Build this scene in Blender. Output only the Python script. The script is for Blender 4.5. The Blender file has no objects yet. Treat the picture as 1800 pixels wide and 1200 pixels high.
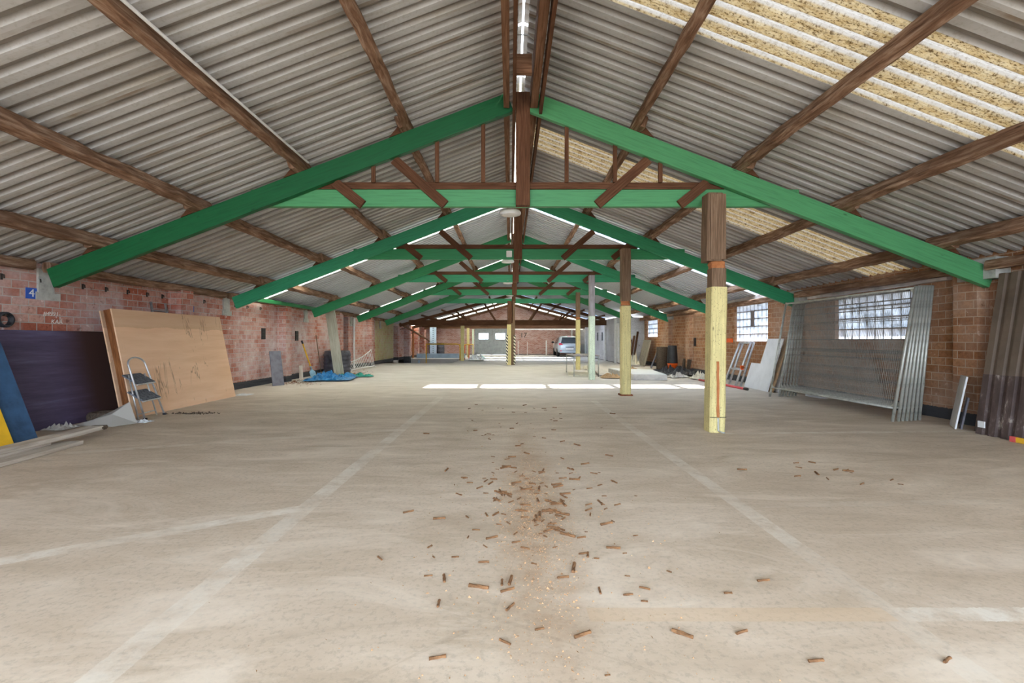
import bpy, bmesh, math, random
from mathutils import Vector, Matrix, noise as mnoise
R = random.Random(7)
scene = bpy.context.scene
COL = scene.collection
V = Vector
PI = math.pi
CH = 1.2            # camera height

def G(px, py):      # floor point seen at a pixel of the photograph
    y = 800*CH/(py-597.0)
    return V(((px-897)*y/800, y, 0))
def P(px, py, y):
    return V(((px-897)*y/800, y, CH-(py-597)*y/800))

# ------------------------------------------------------------------ nodes
class NT:
    def __init__(s, name):
        m = bpy.data.materials.new(name); m.use_nodes = True
        s.m = m; s.t = m.node_tree; s.t.nodes.clear()
        s.out = s.n('ShaderNodeOutputMaterial')
    def n(s, typ, **kw):
        nd = s.t.nodes.new(typ)
        for k, v in kw.items(): setattr(nd, k, v)
        return nd
    def l(s, a, b): s.t.links.new(a, b)
    def put(s, sock, v):
        if hasattr(v, 'is_linked') or hasattr(v, 'links'): s.l(v, sock)
        else:
            if isinstance(v, (tuple, list)) and len(v) == 3 and sock.type == 'RGBA': v = (*v, 1)
            sock.default_value = v
    def obj(s): return s.n('ShaderNodeTexCoord').outputs['Object']
    def uv(s): return s.n('ShaderNodeTexCoord').outputs['UV']
    def geo(s, o): return s.n('ShaderNodeNewGeometry').outputs[o]
    def rnd(s): return s.n('ShaderNodeObjectInfo').outputs['Random']
    def mapv(s, v, scale=(1,1,1), loc=(0,0,0), rot=(0,0,0)):
        m = s.n('ShaderNodeMapping'); s.l(v, m.inputs[0])
        m.inputs['Scale'].default_value = scale; m.inputs['Location'].default_value = loc; m.inputs['Rotation'].default_value = rot
        return m.outputs[0]
    def noise(s, v, scale=5, detail=4, rough=.55, dist=0):
        n = s.n('ShaderNodeTexNoise'); s.l(v, n.inputs['Vector'])
        n.inputs['Scale'].default_value = scale; n.inputs['Detail'].default_value = detail
        n.inputs['Roughness'].default_value = rough; n.inputs['Distortion'].default_value = dist
        return n.outputs['Fac']
    def vor(s, v, scale=5, out='Distance', feature='F1'):
        n = s.n('ShaderNodeTexVoronoi', feature=feature); s.l(v, n.inputs['Vector']); n.inputs['Scale'].default_value = scale
        return n.outputs[out]
    def ramp(s, f, stops, interp='LINEAR'):
        r = s.n('ShaderNodeValToRGB'); r.color_ramp.interpolation = interp; e = r.color_ramp.elements
        while len(e) < len(stops): e.new(.5)
        for el, (p, c) in zip(e, stops):
            el.position = p; el.color = (c, c, c, 1) if not isinstance(c, (tuple, list)) else (*c, 1)
        s.l(f, r.inputs[0]); return r.outputs[0]
    def mix(s, f, a, b, mode='MIX'):
        m = s.n('ShaderNodeMix', data_type='RGBA', blend_type=mode)
        s.put(m.inputs[0], f); s.put(m.inputs[6], a); s.put(m.inputs[7], b)
        return m.outputs[2]
    def math(s, op, a, b=0.0, c=None):
        m = s.n('ShaderNodeMath', operation=op)
        s.put(m.inputs[0], a); s.put(m.inputs[1], b)
        if c is not None: s.put(m.inputs[2], c)
        return m.outputs[0]
    def sep(s, v):
        n = s.n('ShaderNodeSeparateXYZ'); s.l(v, n.inputs[0]); return n.outputs
    def comb(s, x, y, z=0.0):
        n = s.n('ShaderNodeCombineXYZ')
        for i, q in enumerate((x, y, z)): s.put(n.inputs[i], q)
        return n.outputs[0]
    def bsdf(s, color, rough=.8, metal=0.0, bump=None, bstr=.3, bdist=.01, spec=.3):
        b = s.n('ShaderNodeBsdfPrincipled')
        s.put(b.inputs['Base Color'], color); s.put(b.inputs['Roughness'], rough); s.put(b.inputs['Metallic'], metal)
        b.inputs['Specular IOR Level'].default_value = spec
        if bump is not None:
            bn = s.n('ShaderNodeBump'); bn.inputs['Strength'].default_value = bstr; bn.inputs['Distance'].default_value = bdist
            s.l(bump, bn.inputs['Height']); s.l(bn.outputs[0], b.inputs['Normal'])
        return b.outputs[0]
    def done(s, sh): s.l(sh, s.out.inputs[0]); return s.m

def plain(name, col, rough=.7, metal=0.0, var=.18, scale=9, spec=.3):
    t = NT(name); v = t.obj()
    f = t.noise(v, scale, 5, .6)
    d = tuple(c*(1-var*1.6) for c in col); b = tuple(min(1, c*(1+var)) for c in col)
    c = t.ramp(f, [(.3, d), (.5, col), (.72, b)])
    return t.done(t.bsdf(c, rough, metal, f, .12, .01, spec))

def wood(name, dark, mid, light, rough=.85, stretch=1.2, ring=26, knots=True, bstr=.4):
    t = NT(name); u = t.uv()
    g = t.noise(t.mapv(u, (stretch, ring, 1)), 2.0, 6, .65, .4)
    b = t.noise(t.mapv(u, (.8, 2.5, 1)), 1.3, 3, .5)
    c = t.ramp(g, [(.32, dark), (.5, mid), (.68, light)])
    c = t.mix(t.ramp(b, [(.35, .55), (.62, 0)]), c, dark)
    if knots:
        k = t.vor(t.mapv(u, (1.6, 5, 1)), 1.0)
        c = t.mix(t.ramp(k, [(.03, .8), (.075, 0)]), c, tuple(x*.35 for x in dark))
    return t.done(t.bsdf(c, rough, 0, g, bstr, .006, .2))

def painted_wood(name, col, wear, amount=.62, rough=.55, rvar=0.0, chips=0.0):
    t = NT(name); u = t.uv(); o = t.obj()
    g = t.noise(t.mapv(u, (1.2, 22, 1)), 2, 5, .6, .3)
    c = t.ramp(g, [(.3, tuple(x*.75 for x in col)), (.5, col), (.75, tuple(min(1, x*1.15) for x in col))])
    k = t.vor(t.mapv(u, (2.2, 6, 1)), 1.0)
    c = t.mix(t.ramp(k, [(.04, .75), (.09, 0)]), c, tuple(x*.35 for x in col))
    w = t.noise(t.mapv(u, (5, 14, 1)), 2.3, 6, .7)
    c = t.mix(t.ramp(w, [(amount, 0), (amount+.05, .9)]), c, wear)
    if chips:
        q = t.noise(t.mapv(u, (22, 34, 1)), 1.6, 4, .7)
        c = t.mix(t.ramp(q, [(chips, 0), (chips+.02, .85)]), c, tuple(x*.6 for x in wear))
        c = t.mix(t.ramp(t.noise(t.mapv(u, (3, 3, 1)), 1.5, 4), [(.35, .35), (.55, 0)]), c, tuple(x*.72 for x in col))
    if rvar:
        h = t.n('ShaderNodeHueSaturation'); t.l(c, h.inputs['Color'])
        t.l(t.math('MULTIPLY_ADD', t.rnd(), rvar, .5-rvar*.35), h.inputs['Hue'])
        t.l(t.math('MULTIPLY_ADD', t.rnd(), .25, .9), h.inputs['Value'])
        c = h.outputs[0]
    return t.done(t.bsdf(c, rough, 0, g, .25, .004, .35))

def brick(name, c1, c2, c3, mortar, wash, wash_amt=.5, bl=.215, bh=.112, skirt=.17, green=None):
    t = NT(name); pos = t.sep(t.obj()); nrm = t.sep(t.geo('Normal'))
    ny = t.math('GREATER_THAN', t.math('ABSOLUTE', nrm[1]), .5)
    along = t.n('ShaderNodeMix', data_type='FLOAT')
    t.l(ny, along.inputs[0]); t.l(pos[1], along.inputs[2]); t.l(pos[0], along.inputs[3])
    wob = t.noise(t.obj(), 1.1, 2)
    zz = t.math('MULTIPLY_ADD', wob, .035, pos[2])
    vec = t.comb(along.outputs[0], zz, 0.0)
    b = t.n('ShaderNodeTexBrick'); t.l(vec, b.inputs['Vector'])
    b.inputs['Scale'].default_value = 1; b.inputs['Brick Width'].default_value = bl; b.inputs['Row Height'].default_value = bh
    b.inputs['Mortar Size'].default_value = .007; b.inputs['Mortar Smooth'].default_value = .25
    b.inputs['Color1'].default_value = (0, 0, 0, 1); b.inputs['Color2'].default_value = (1, 1, 1, 1); b.inputs['Mortar'].default_value = (.5, .5, .5, 1)
    b.inputs['Bias'].default_value = 0
    c = t.ramp(b.outputs['Color'], [(.1, c1), (.5, c2), (.9, c3)])
    fine = t.noise(t.obj(), 22, 6, .7); big = t.noise(t.obj(), .8, 5, .6); mid = t.noise(t.obj(), 4.5, 5, .65)
    c = t.mix(t.ramp(fine, [(.35, .5), (.6, 0)]), c, tuple(x*.45 for x in c1))
    c = t.mix(b.outputs['Fac'], c, mortar)
    c = t.mix(t.math('MULTIPLY', t.ramp(big, [(.42, 0), (.68, 1)]), t.ramp(mid, [(.3, .25), (.62, wash_amt*1.4)])), c, wash)
    c = t.mix(t.ramp(t.noise(t.obj(), 9, 5, .7), [(.63, 0), (.69, .55)]), c, tuple(min(1, x*1.5) for x in wash))
    c = t.mix(t.ramp(t.noise(t.obj(), 7, 4, .7), [(.3, .6), (.37, 0)]), c, tuple(x*.3 for x in c1))
    if green:
        yy = t.math('MULTIPLY', t.math('LESS_THAN', t.math('ABSOLUTE', t.math('SUBTRACT', pos[1], 24.0)), 1.8), t.ramp(mid, [(.3, .2), (.6, .8)]))
        c = t.mix(yy, c, green)
    edge = t.math('MULTIPLY_ADD', fine, .06, skirt-.03)
    c = t.mix(t.math('LESS_THAN', pos[2], edge), c, (.06, .06, .065))
    h = t.math('SUBTRACT', t.math('MULTIPLY', fine, .6), b.outputs['Fac'])
    return t.done(t.bsdf(c, .92, 0, h, .7, .008, .15))

M = {}
def materials():
    # --- concrete floor with worn bay lines
    t = NT('worn_concrete'); o = t.obj(); p = t.sep(o)
    flat = t.mapv(o, (1, .55, 1))
    a = t.noise(o, .5, 6, .6, .3); b = t.noise(t.mapv(o, (.55, 1.3, 1)), 2.2, 7, .68, .4); f = t.noise(o, 34, 5, .7)
    c = t.ramp(b, [(.28, (.46, .36, .255)), (.47, (.60, .485, .365)), (.62, (.67, .555, .43)), (.76, (.75, .645, .525))])
    c = t.mix(t.ramp(a, [(.36, .55), (.6, 0)]), c, (.47, .37, .27))
    c = t.mix(t.ramp(f, [(.36, .4), (.5, 0)]), c, (.3, .25, .19))
    sm = t.noise(t.mapv(o, (.7, 2.2, 1)), .9, 6, .7, 1.2); c = t.mix(t.ramp(sm, [(.5, 0), (.66, .6)]), c, (.76, .655, .53)); c = t.mix(t.ramp(sm, [(.3, .65), (.43, 0)]), c, (.42, .33, .24))
    # grey concrete slab further in
    far = t.math('MULTIPLY', t.math('GREATER_THAN', t.math('MULTIPLY_ADD', a, 1.2, p[1]), 21.2), .75)
    c = t.mix(far, c, (.44, .43, .43))
    mids = t.math('MULTIPLY', t.math('SMOOTH_MIN', t.math('MAXIMUM', t.math('MULTIPLY_ADD', p[1], .14, -1.0), 0), 1.0, .2), .85)  # cool skylight on the middle floor, painted into its colour
    c = t.mix(mids, c, t.ramp(b, [(.28, (.42, .385, .35)), (.5, (.52, .485, .45)), (.75, (.6, .575, .55))]))
    worn = t.ramp(t.noise(o, 7, 6, .75), [(.38, .1), (.56, .9)])
    worn2 = t.ramp(t.noise(o, 1.6, 3, .6), [(.36, .25), (.58, 1)])
    wear = t.math('MULTIPLY', worn, worn2)
    tot = None
    def line(x0, y0, x1, y1, w, k=.75):
        nonlocal tot
        L = math.hypot(x1-x0, y1-y0); dx, dy = (x1-x0)/L, (y1-y0)/L
        tt = t.math('ADD', t.math('MULTIPLY', p[0], dx), t.math('MULTIPLY_ADD', p[1], dy, -(x0*dx+y0*dy)))
        nn = t.math('ABSOLUTE', t.math('ADD', t.math('MULTIPLY', p[0], -dy), t.math('MULTIPLY_ADD', p[1], dx, x0*dy-y0*dx)))
        nn = t.math('MULTIPLY_ADD', f, .03, nn)
        q = t.math('MULTIPLY', t.math('LESS_THAN', nn, w/2+.015), t.math('LESS_THAN', t.math('ABSOLUTE', t.math('SUBTRACT', tt, L/2)), L/2))
        q = t.math('MULTIPLY', q, k)
        tot = q if tot is None else t.math('MAXIMUM', tot, q)
    line(-1.46, .8, -1.46, 9.5, .135, .8); line(1.67, 1.2, 1.64, 9.0, .12, .62)
    line(-3.6, 1.95, -1.5, 3.24, .12, .95); line(-5.2, 4.62, -1.5, 6.08, .13, .6); line(-5.2, 7.2, -2.2, 8.4, .12, .5)
    line(1.7, 1.99, 4.5, 2.0, .1, 1.0); line(2.75, 5.83, 6.1, 5.98, .1, .8); line(1.7, 3.3, 5.4, 3.45, .1, .25)
    c = t.mix(t.math('MULTIPLY', tot, wear), c, (.74, .68, .58))
    orange = t.math('MULTIPLY', t.math('LESS_THAN', t.math('ABSOLUTE', t.math('SUBTRACT', p[1], 1.99)), .05), t.math('LESS_THAN', t.math('ABSOLUTE', t.math('SUBTRACT', p[0], 1.0)), .66))
    c = t.mix(t.math('MULTIPLY', orange, .4), c, (.62, .44, .27))
    # brown dust under the ridge, cracks
    rx = t.math('DIVIDE', t.math('SUBTRACT', p[0], .17), .3); ry = t.math('DIVIDE', t.math('SUBTRACT', p[1], 3.5), 2.6)
    d2 = t.math('ADD', t.math('MULTIPLY', rx, rx), t.math('MULTIPLY', ry, ry))
    dust = t.math('MULTIPLY', t.ramp(d2, [(0, .75), (1, 0)]), t.ramp(t.noise(o, 6, 5, .7), [(.35, .2), (.65, 1)]))
    c = t.mix(dust, c, (.36, .22, .12))
    cr = t.vor(t.mapv(o, (1, 1, 1), (3.1, .7, 0)), .33, 'Distance', 'DISTANCE_TO_EDGE')
    c = t.mix(t.math('MULTIPLY', t.math('LESS_THAN', t.math('MULTIPLY_ADD', b, .02, cr), .0115), .12), c, (.2, .15, .1))
    M['floor'] = t.done(t.bsdf(c, .78, 0, t.math('ADD', b, t.math('MULTIPLY', f, .4)), .25, .006, .35))

    M['brick_left'] = brick('red_brick', (.42, .13, .08), (.5, .225, .17), (.56, .33, .27), (.43, .39, .35), (.56, .47, .46), .75, green=(.42, .42, .2))
    M['brick_right'] = brick('brown_brick', (.31, .135, .06), (.38, .175, .08), (.43, .22, .115), (.46, .34, .24), (.45, .34, .27), .5, .23, .118)
    M['brick_far'] = brick('pink_brick', (.38, .17, .13), (.46, .24, .2), (.52, .32, .28), (.46, .4, .38), (.56, .48, .46), .5, .22, .08, .05)
    M['block'] = brick('grey_blockwork', (.46, .46, .48), (.52, .52, .55), (.58, .58, .6), (.36, .36, .38), (.62, .62, .66), .5, .9, .3, .03)

    # --- roof sheets
    t = NT('cement_sheet'); o = t.obj(); p = t.sep(o)
    a = t.noise(t.mapv(o, (.5, 1.6, .5)), 1.3, 5, .6); b = t.noise(t.mapv(o, (.35, 6, .35)), 2.0, 5, .65); f = t.noise(o, 30, 4, .6)
    c = t.ramp(a, [(.3, (.33, .32, .305)), (.5, (.45, .445, .435)), (.72, (.53, .53, .53))])
    c = t.mix(t.ramp(b, [(.53, 0), (.68, .55)]), c, (.32, .28, .22))
    c = t.mix(t.ramp(f, [(.34, .3), (.48, 0)]), c, (.28, .25, .2))
    lap = t.math('FRACT', t.math('DIVIDE', t.math('ADD', p[1], 10.1), .89))
    lm = t.math('MULTIPLY', t.ramp(lap, [(0, .9), (.02, .9), (.05, .4), (.16, 0)]), t.ramp(t.noise(t.mapv(o, (1, .2, 1)), 1.8, 3), [(.4, .1), (.62, 1)]))
    c = t.mix(lm, c, (.2, .145, .095))
    newer = t.math('GREATER_THAN', p[1], 10.6)
    c = t.mix(t.math('MULTIPLY', newer, .75), c, (.6, .65, .73))
    c = t.mix(t.math('MULTIPLY', t.sep(t.uv())[1], .62), c, (.17, .14, .11))  # shade of the recessed flats painted in as a darker tone
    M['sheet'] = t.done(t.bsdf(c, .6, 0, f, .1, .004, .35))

    t = NT('mossy_skylight_sheet'); o = t.obj(); p = t.sep(o)
    m = t.noise(t.mapv(o, (1, 2.4, 1)), 8, 8, .75); sp = t.noise(t.mapv(o, (1, 1.6, 1)), 36, 6, .75)
    uvz = t.sep(t.uv())[1]          # 0 valley .. 1 crest of the corrugation
    cr = t.ramp(uvz, [(.3, 0), (.62, 1)])
    moss = t.ramp(m, [(.33, (.40, .30, .15)), (.45, (.76, .65, .44)), (.62, (.86, .79, .62))])
    moss = t.mix(t.ramp(sp, [(.40, .9), (.49, 0)]), moss, (.16, .10, .045))
    clean = t.mix(t.ramp(sp, [(.38, .5), (.5, 0)]), (.9, .9, .9), (.45, .4, .33))
    c = t.mix(cr, moss, clean)
    tr = t.n('ShaderNodeBsdfTranslucent'); t.l(t.mix(1.0, c, (.165, .165, .165), 'MULTIPLY'), tr.inputs[0])
    df = t.n('ShaderNodeBsdfDiffuse'); t.l(t.mix(1.0, c, (.5, .5, .5), 'MULTIPLY'), df.inputs[0])
    ad = t.n('ShaderNodeAddShader'); t.l(tr.outputs[0], ad.inputs[0]); t.l(df.outputs[0], ad.inputs[1])
    M['moss'] = t.done(ad.outputs[0])

    t = NT('milky_skylight_sheet'); o = t.obj()
    c = t.ramp(t.noise(t.mapv(o, (1, 2.4, 1)), 8, 6, .7), [(.35, (.5, .48, .42)), (.6, (.68, .68, .64))])
    tr = t.n('ShaderNodeBsdfTranslucent'); t.l(c, tr.inputs[0])
    df = t.n('ShaderNodeBsdfDiffuse'); t.l(t.mix(1.0, c, (.4, .4, .4), 'MULTIPLY'), df.inputs[0])
    ad = t.n('ShaderNodeAddShader'); t.l(tr.outputs[0], ad.inputs[0]); t.l(df.outputs[0], ad.inputs[1])
    M['milk'] = t.done(ad.outputs[0])

    t = NT('clear_skylight_sheet'); o = t.obj()
    tp = t.n('ShaderNodeBsdfTransparent'); t.put(tp.inputs[0], t.ramp(t.noise(o, 6, 4), [(.3, (.6, .63, .66)), (.6, (.8, .82, .85))]))
    gl = t.n('ShaderNodeBsdfGlossy'); gl.inputs['Roughness'].default_value = .25
    mx = t.n('ShaderNodeMixShader'); mx.inputs[0].default_value = .06
    t.l(tp.outputs[0], mx.inputs[1]); t.l(gl.outputs[0], mx.inputs[2]); M['clear'] = t.done(mx.outputs[0])

    t = NT('glass_block'); o = t.obj(); p = t.sep(o)
    cell = t.comb(t.math('FLOOR', t.math('DIVIDE', p[1], .195)), t.math('FLOOR', t.math('DIVIDE', p[2], .21)), 3.0)
    wn = t.n('ShaderNodeTexWhiteNoise'); t.l(cell, wn.inputs[0])
    c = t.ramp(wn.outputs[0], [(.0, (.24, .27, .31)), (.1, (.33, .36, .41)), (.8, (.44, .47, .52))])
    c = t.mix(t.ramp(t.noise(t.mapv(o, (1, 3, 1)), 9, 4, .6), [(.35, .25), (.6, 0)]), c, (.1, .13, .16))
    tr = t.n('ShaderNodeBsdfTranslucent'); t.l(c, tr.inputs[0])
    gl = t.n('ShaderNodeBsdfGlossy'); gl.inputs['Roughness'].default_value = .15
    mx = t.n('ShaderNodeMixShader'); mx.inputs[0].default_value = .08
    t.l(tr.outputs[0], mx.inputs[1]); t.l(gl.outputs[0], mx.inputs[2]); M['glassblock'] = t.done(mx.outputs[0])

    M['green'] = painted_wood('green_paint', (.028, .235, .09), (.2, .36, .2), .70, .5, .03)
    M['greendark'] = painted_wood('deep_green_paint', (.006, .095, .03), (.2, .36, .2), .72, .5)
    M['greenpale'] = painted_wood('faded_green_paint', (.07, .27, .11), (.25, .4, .24), .69, .55)
    M['brown'] = wood('brown_timber', (.06, .025, .012), (.125, .055, .028), (.17, .085, .045))
    M['rough'] = wood('rough_purlin_timber', (.09, .045, .025), (.25, .145, .09), (.44, .31, .225), .9, 1.5, 12)
    M['ridge'] = wood('ridge_timber', (.1, .045, .022), (.2, .1, .055), (.3, .17, .1))
    M['plank'] = wood('weathered_plank', (.3, .27, .2), (.44, .41, .32), (.54, .51, .41), .9, .8, 16)
    M['floorplank'] = wood('grey_plank', (.36, .3, .24), (.56, .49, .41), (.68, .62, .53), .9, .8, 16)
    M['yellow'] = painted_wood('pale_yellow_paint', (.62, .53, .24), (.3, .2, .1), .64, .6, chips=.6)
    M['mint'] = painted_wood('mint_paint', (.58, .66, .5), (.2, .2, .16), .645, .6, chips=.59)
    M['postbrown'] = wood('post_timber', (.1, .06, .035), (.19, .12, .075), (.27, .185, .12))
    M['orangewood'] = plain('broken_orange_wood', (.42, .16, .06), .9)
    M['postgrey'] = wood('grey_timber', (.16, .14, .14), (.28, .25, .25), (.38, .35, .35))
    t = NT('tan_plywood'); o = t.obj(); p = t.sep(o)
    g = t.noise(t.mapv(o, (1, .6, 5)), 1.5, 5, .6, .3); st = t.noise(t.mapv(o, (1, 3.2, .5)), 1.1, 4, .6, .6)
    c = t.ramp(g, [(.3, (.7, .43, .26)), (.6, (.78, .51, .33)), (.8, (.8, .55, .37))])
    iso = t.math('ABSOLUTE', t.math('SUBTRACT', st, .43))
    c = t.mix(t.math('MULTIPLY', t.ramp(iso, [(.003, .75), (.011, 0)]), t.ramp(t.noise(o, 1.0, 2), [(.52, 0), (.58, 1)])), c, (.2, .12, .07))
    c = t.mix(t.math('MULTIPLY', t.math('GREATER_THAN', t.math('MULTIPLY_ADD', t.noise(o, 3, 4), .12, p[2]), 1.46), .4), c, (.4, .25, .15))
    M['tan'] = t.done(t.bsdf(c, .7, 0, g, .1, .004, .3))
    M['varnish'] = wood('varnished_edge', (.09, .03, .01), (.24, .09, .03), (.36, .16, .06), .5)
    t = NT('purple_film_board'); o = t.obj(); p = t.sep(o)
    g = t.noise(t.mapv(o, (1, .5, 6)), 2, 6, .7)
    c = t.ramp(g, [(.3, (.05, .035, .07)), (.55, (.085, .065, .12)), (.72, (.13, .115, .2))])
    c = t.mix(t.ramp(t.math('MULTIPLY_ADD', p[1], .5, 1.25), [(.1, 0), (.35, 1)]), c, (.05, .026, .022))
    M['purple'] = t.done(t.bsdf(c, .55, 0, g, .1, .004, .4))
    M['navy'] = plain('navy_board', (.035, .085, .17), .6, 0, .3, 5)
    M['yellowboard'] = plain('yellow_board', (.75, .43, .02), .6, 0, .12, 4)
    M['alu'] = plain('dull_aluminium', (.55, .55, .56), .45, .75, .2, 14)
    M['tread'] = plain('dark_tread', (.12, .13, .15), .8, 0, .5, 30)
    M['galv'] = plain('galvanised_steel', (.44, .44, .40), .5, .55, .2, 12)
    M['wire'] = plain('mesh_wire', (.24, .22, .19), .55, .4, .2, 12)
    M['white'] = plain('white_board', (.66, .67, .68), .6, 0, .08, 3)
    M['whitepaint'] = plain('white_paint', (.72, .72, .72), .6, 0, .1, 6)
    M['chip'] = plain('board_edge', (.42, .27, .14), .9)
    M['brownsheet'] = plain('brown_cladding', (.135, .098, .072), .6, 0, .2, 2)
    t = NT('scuffed_brown_cladding'); o = t.obj()
    n1 = t.noise(t.mapv(o, (1, 2.2, .8)), 3.2, 6, .7)
    c = t.ramp(n1, [(.3, (.05, .033, .03)), (.55, (.085, .058, .052)), (.6, (.12, .09, .08)), (.66, (.36, .31, .27))])
    M['darksheet'] = t.done(t.bsdf(c, .65, 0, n1, .1, .004, .3))
    M['grey'] = plain('grey_board', (.15, .145, .17), .8, 0, .2, 7)
    M['black'] = plain('black_plastic', (.025, .025, .03), .5, 0, .4, 5)
    M['barrel'] = plain('dark_drum', (.06, .06, .075), .6, 0, .5, 5)
    M['orange'] = plain('orange_plastic', (.85, .12, .01), .45, 0, .1)
    M['red'] = plain('red_plastic', (.62, .1, .1), .5, 0, .15)
    M['bluetarp'] = plain('blue_tarp', (.02, .16, .36), .4, 0, .45, 6)
    M['greentarp'] = plain('green_tarp', (.015, .24, .17), .45, 0, .3, 6)
    M['steelyellow'] = plain('yellow_paint', (.75, .42, .03), .5, 0, .12)
    M['lightblue'] = plain('light_blue_paint', (.38, .48, .6), .6, 0, .1, 4)
    M['bluesteel'] = plain('blue_blade', (.22, .36, .46), .5, .3, .2)
    M['doorgrey'] = plain('grey_door_paint', (.30, .32, .33), .6, 0, .15, 4)
    M['concrete'] = plain('concrete_patch', (.40, .40, .37), .95, 0, .2, 8)
    M['plaster'] = plain('white_render', (.60, .55, .52), .95, 0, .2, 4)
    M['dark'] = plain('dark_interior', (.02, .02, .028), .9)
    M['iron'] = plain('dark_iron', (.03, .025, .022), .8)
    M['rust'] = plain('rusty_steel', (.22, .075, .03), .9, .1, .4, 20)
    M['bark'] = plain('rotten_wood', (.2, .1, .045), .95, 0, .35, 40)
    M['crumb'] = plain('wood_crumbs', (.42, .25, .13), .95, 0, .4, 60)
    M['lamp'] = plain('lamp_plastic', (.72, .72, .70), .5, 0, .05)
    M['signblue'] = plain('sign_blue', (.03, .1, .45), .5, 0, .08)
    M['chalk'] = plain('chalk', (.72, .66, .6), .95)
    M['blackpaint'] = plain('black_paint', (.04, .035, .035), .8)
    M['car'] = plain('silver_car_paint', (.50, .56, .62), .25, .35, .04, 3, .6)
    M['carglass'] = plain('dark_car_glass', (.05, .065, .08), .08, 0, .1, 3, .7)
    M['taillight'] = plain('red_lens', (.6, .02, .06), .25)
    M['tyre'] = plain('tyre_rubber', (.02, .02, .022), .85)
    M['plasterb'] = plain('plasterboard_grey', (.5, .47, .43), .9, 0, .15, 5)
    M['cream'] = plain('cream_board', (.62, .57, .45), .85, 0, .12, 5)
    M['corr'] = wood('corrugated_offcut', (.2, .17, .13), (.34, .3, .24), (.44, .4, .33))
    M['soil'] = plain('leaf_dirt', (.085, .062, .045), 1, 0, .4, 40)
    M['ground'] = plain('yard_concrete', (.2, .19, .175), .95, 0, .1, 1)
    t = NT('clear_plastic_film'); o = t.obj()
    tr = t.n('ShaderNodeBsdfTranslucent'); tr.inputs[0].default_value = (.5, .48, .44, 1)
    bs = t.bsdf((.52, .49, .44), .35, 0, None, spec=.5)
    mx = t.n('ShaderNodeMixShader'); mx.inputs[0].default_value = .3
    t.l(bs, mx.inputs[1]); t.l(tr.outputs[0], mx.inputs[2]); M['film'] = t.done(mx.outputs[0])
    t = NT('hazard_tape'); p = t.sep(t.obj())
    s = t.math('FRACT', t.math('MULTIPLY', t.math('ADD', p[2], t.math('ADD', p[0], p[1])), 6.5))
    M['hazard'] = t.done(t.bsdf(t.mix(t.math('GREATER_THAN', s, .5), (.02, .02, .02), (.8, .74, .55)), .6))
materials()

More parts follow.
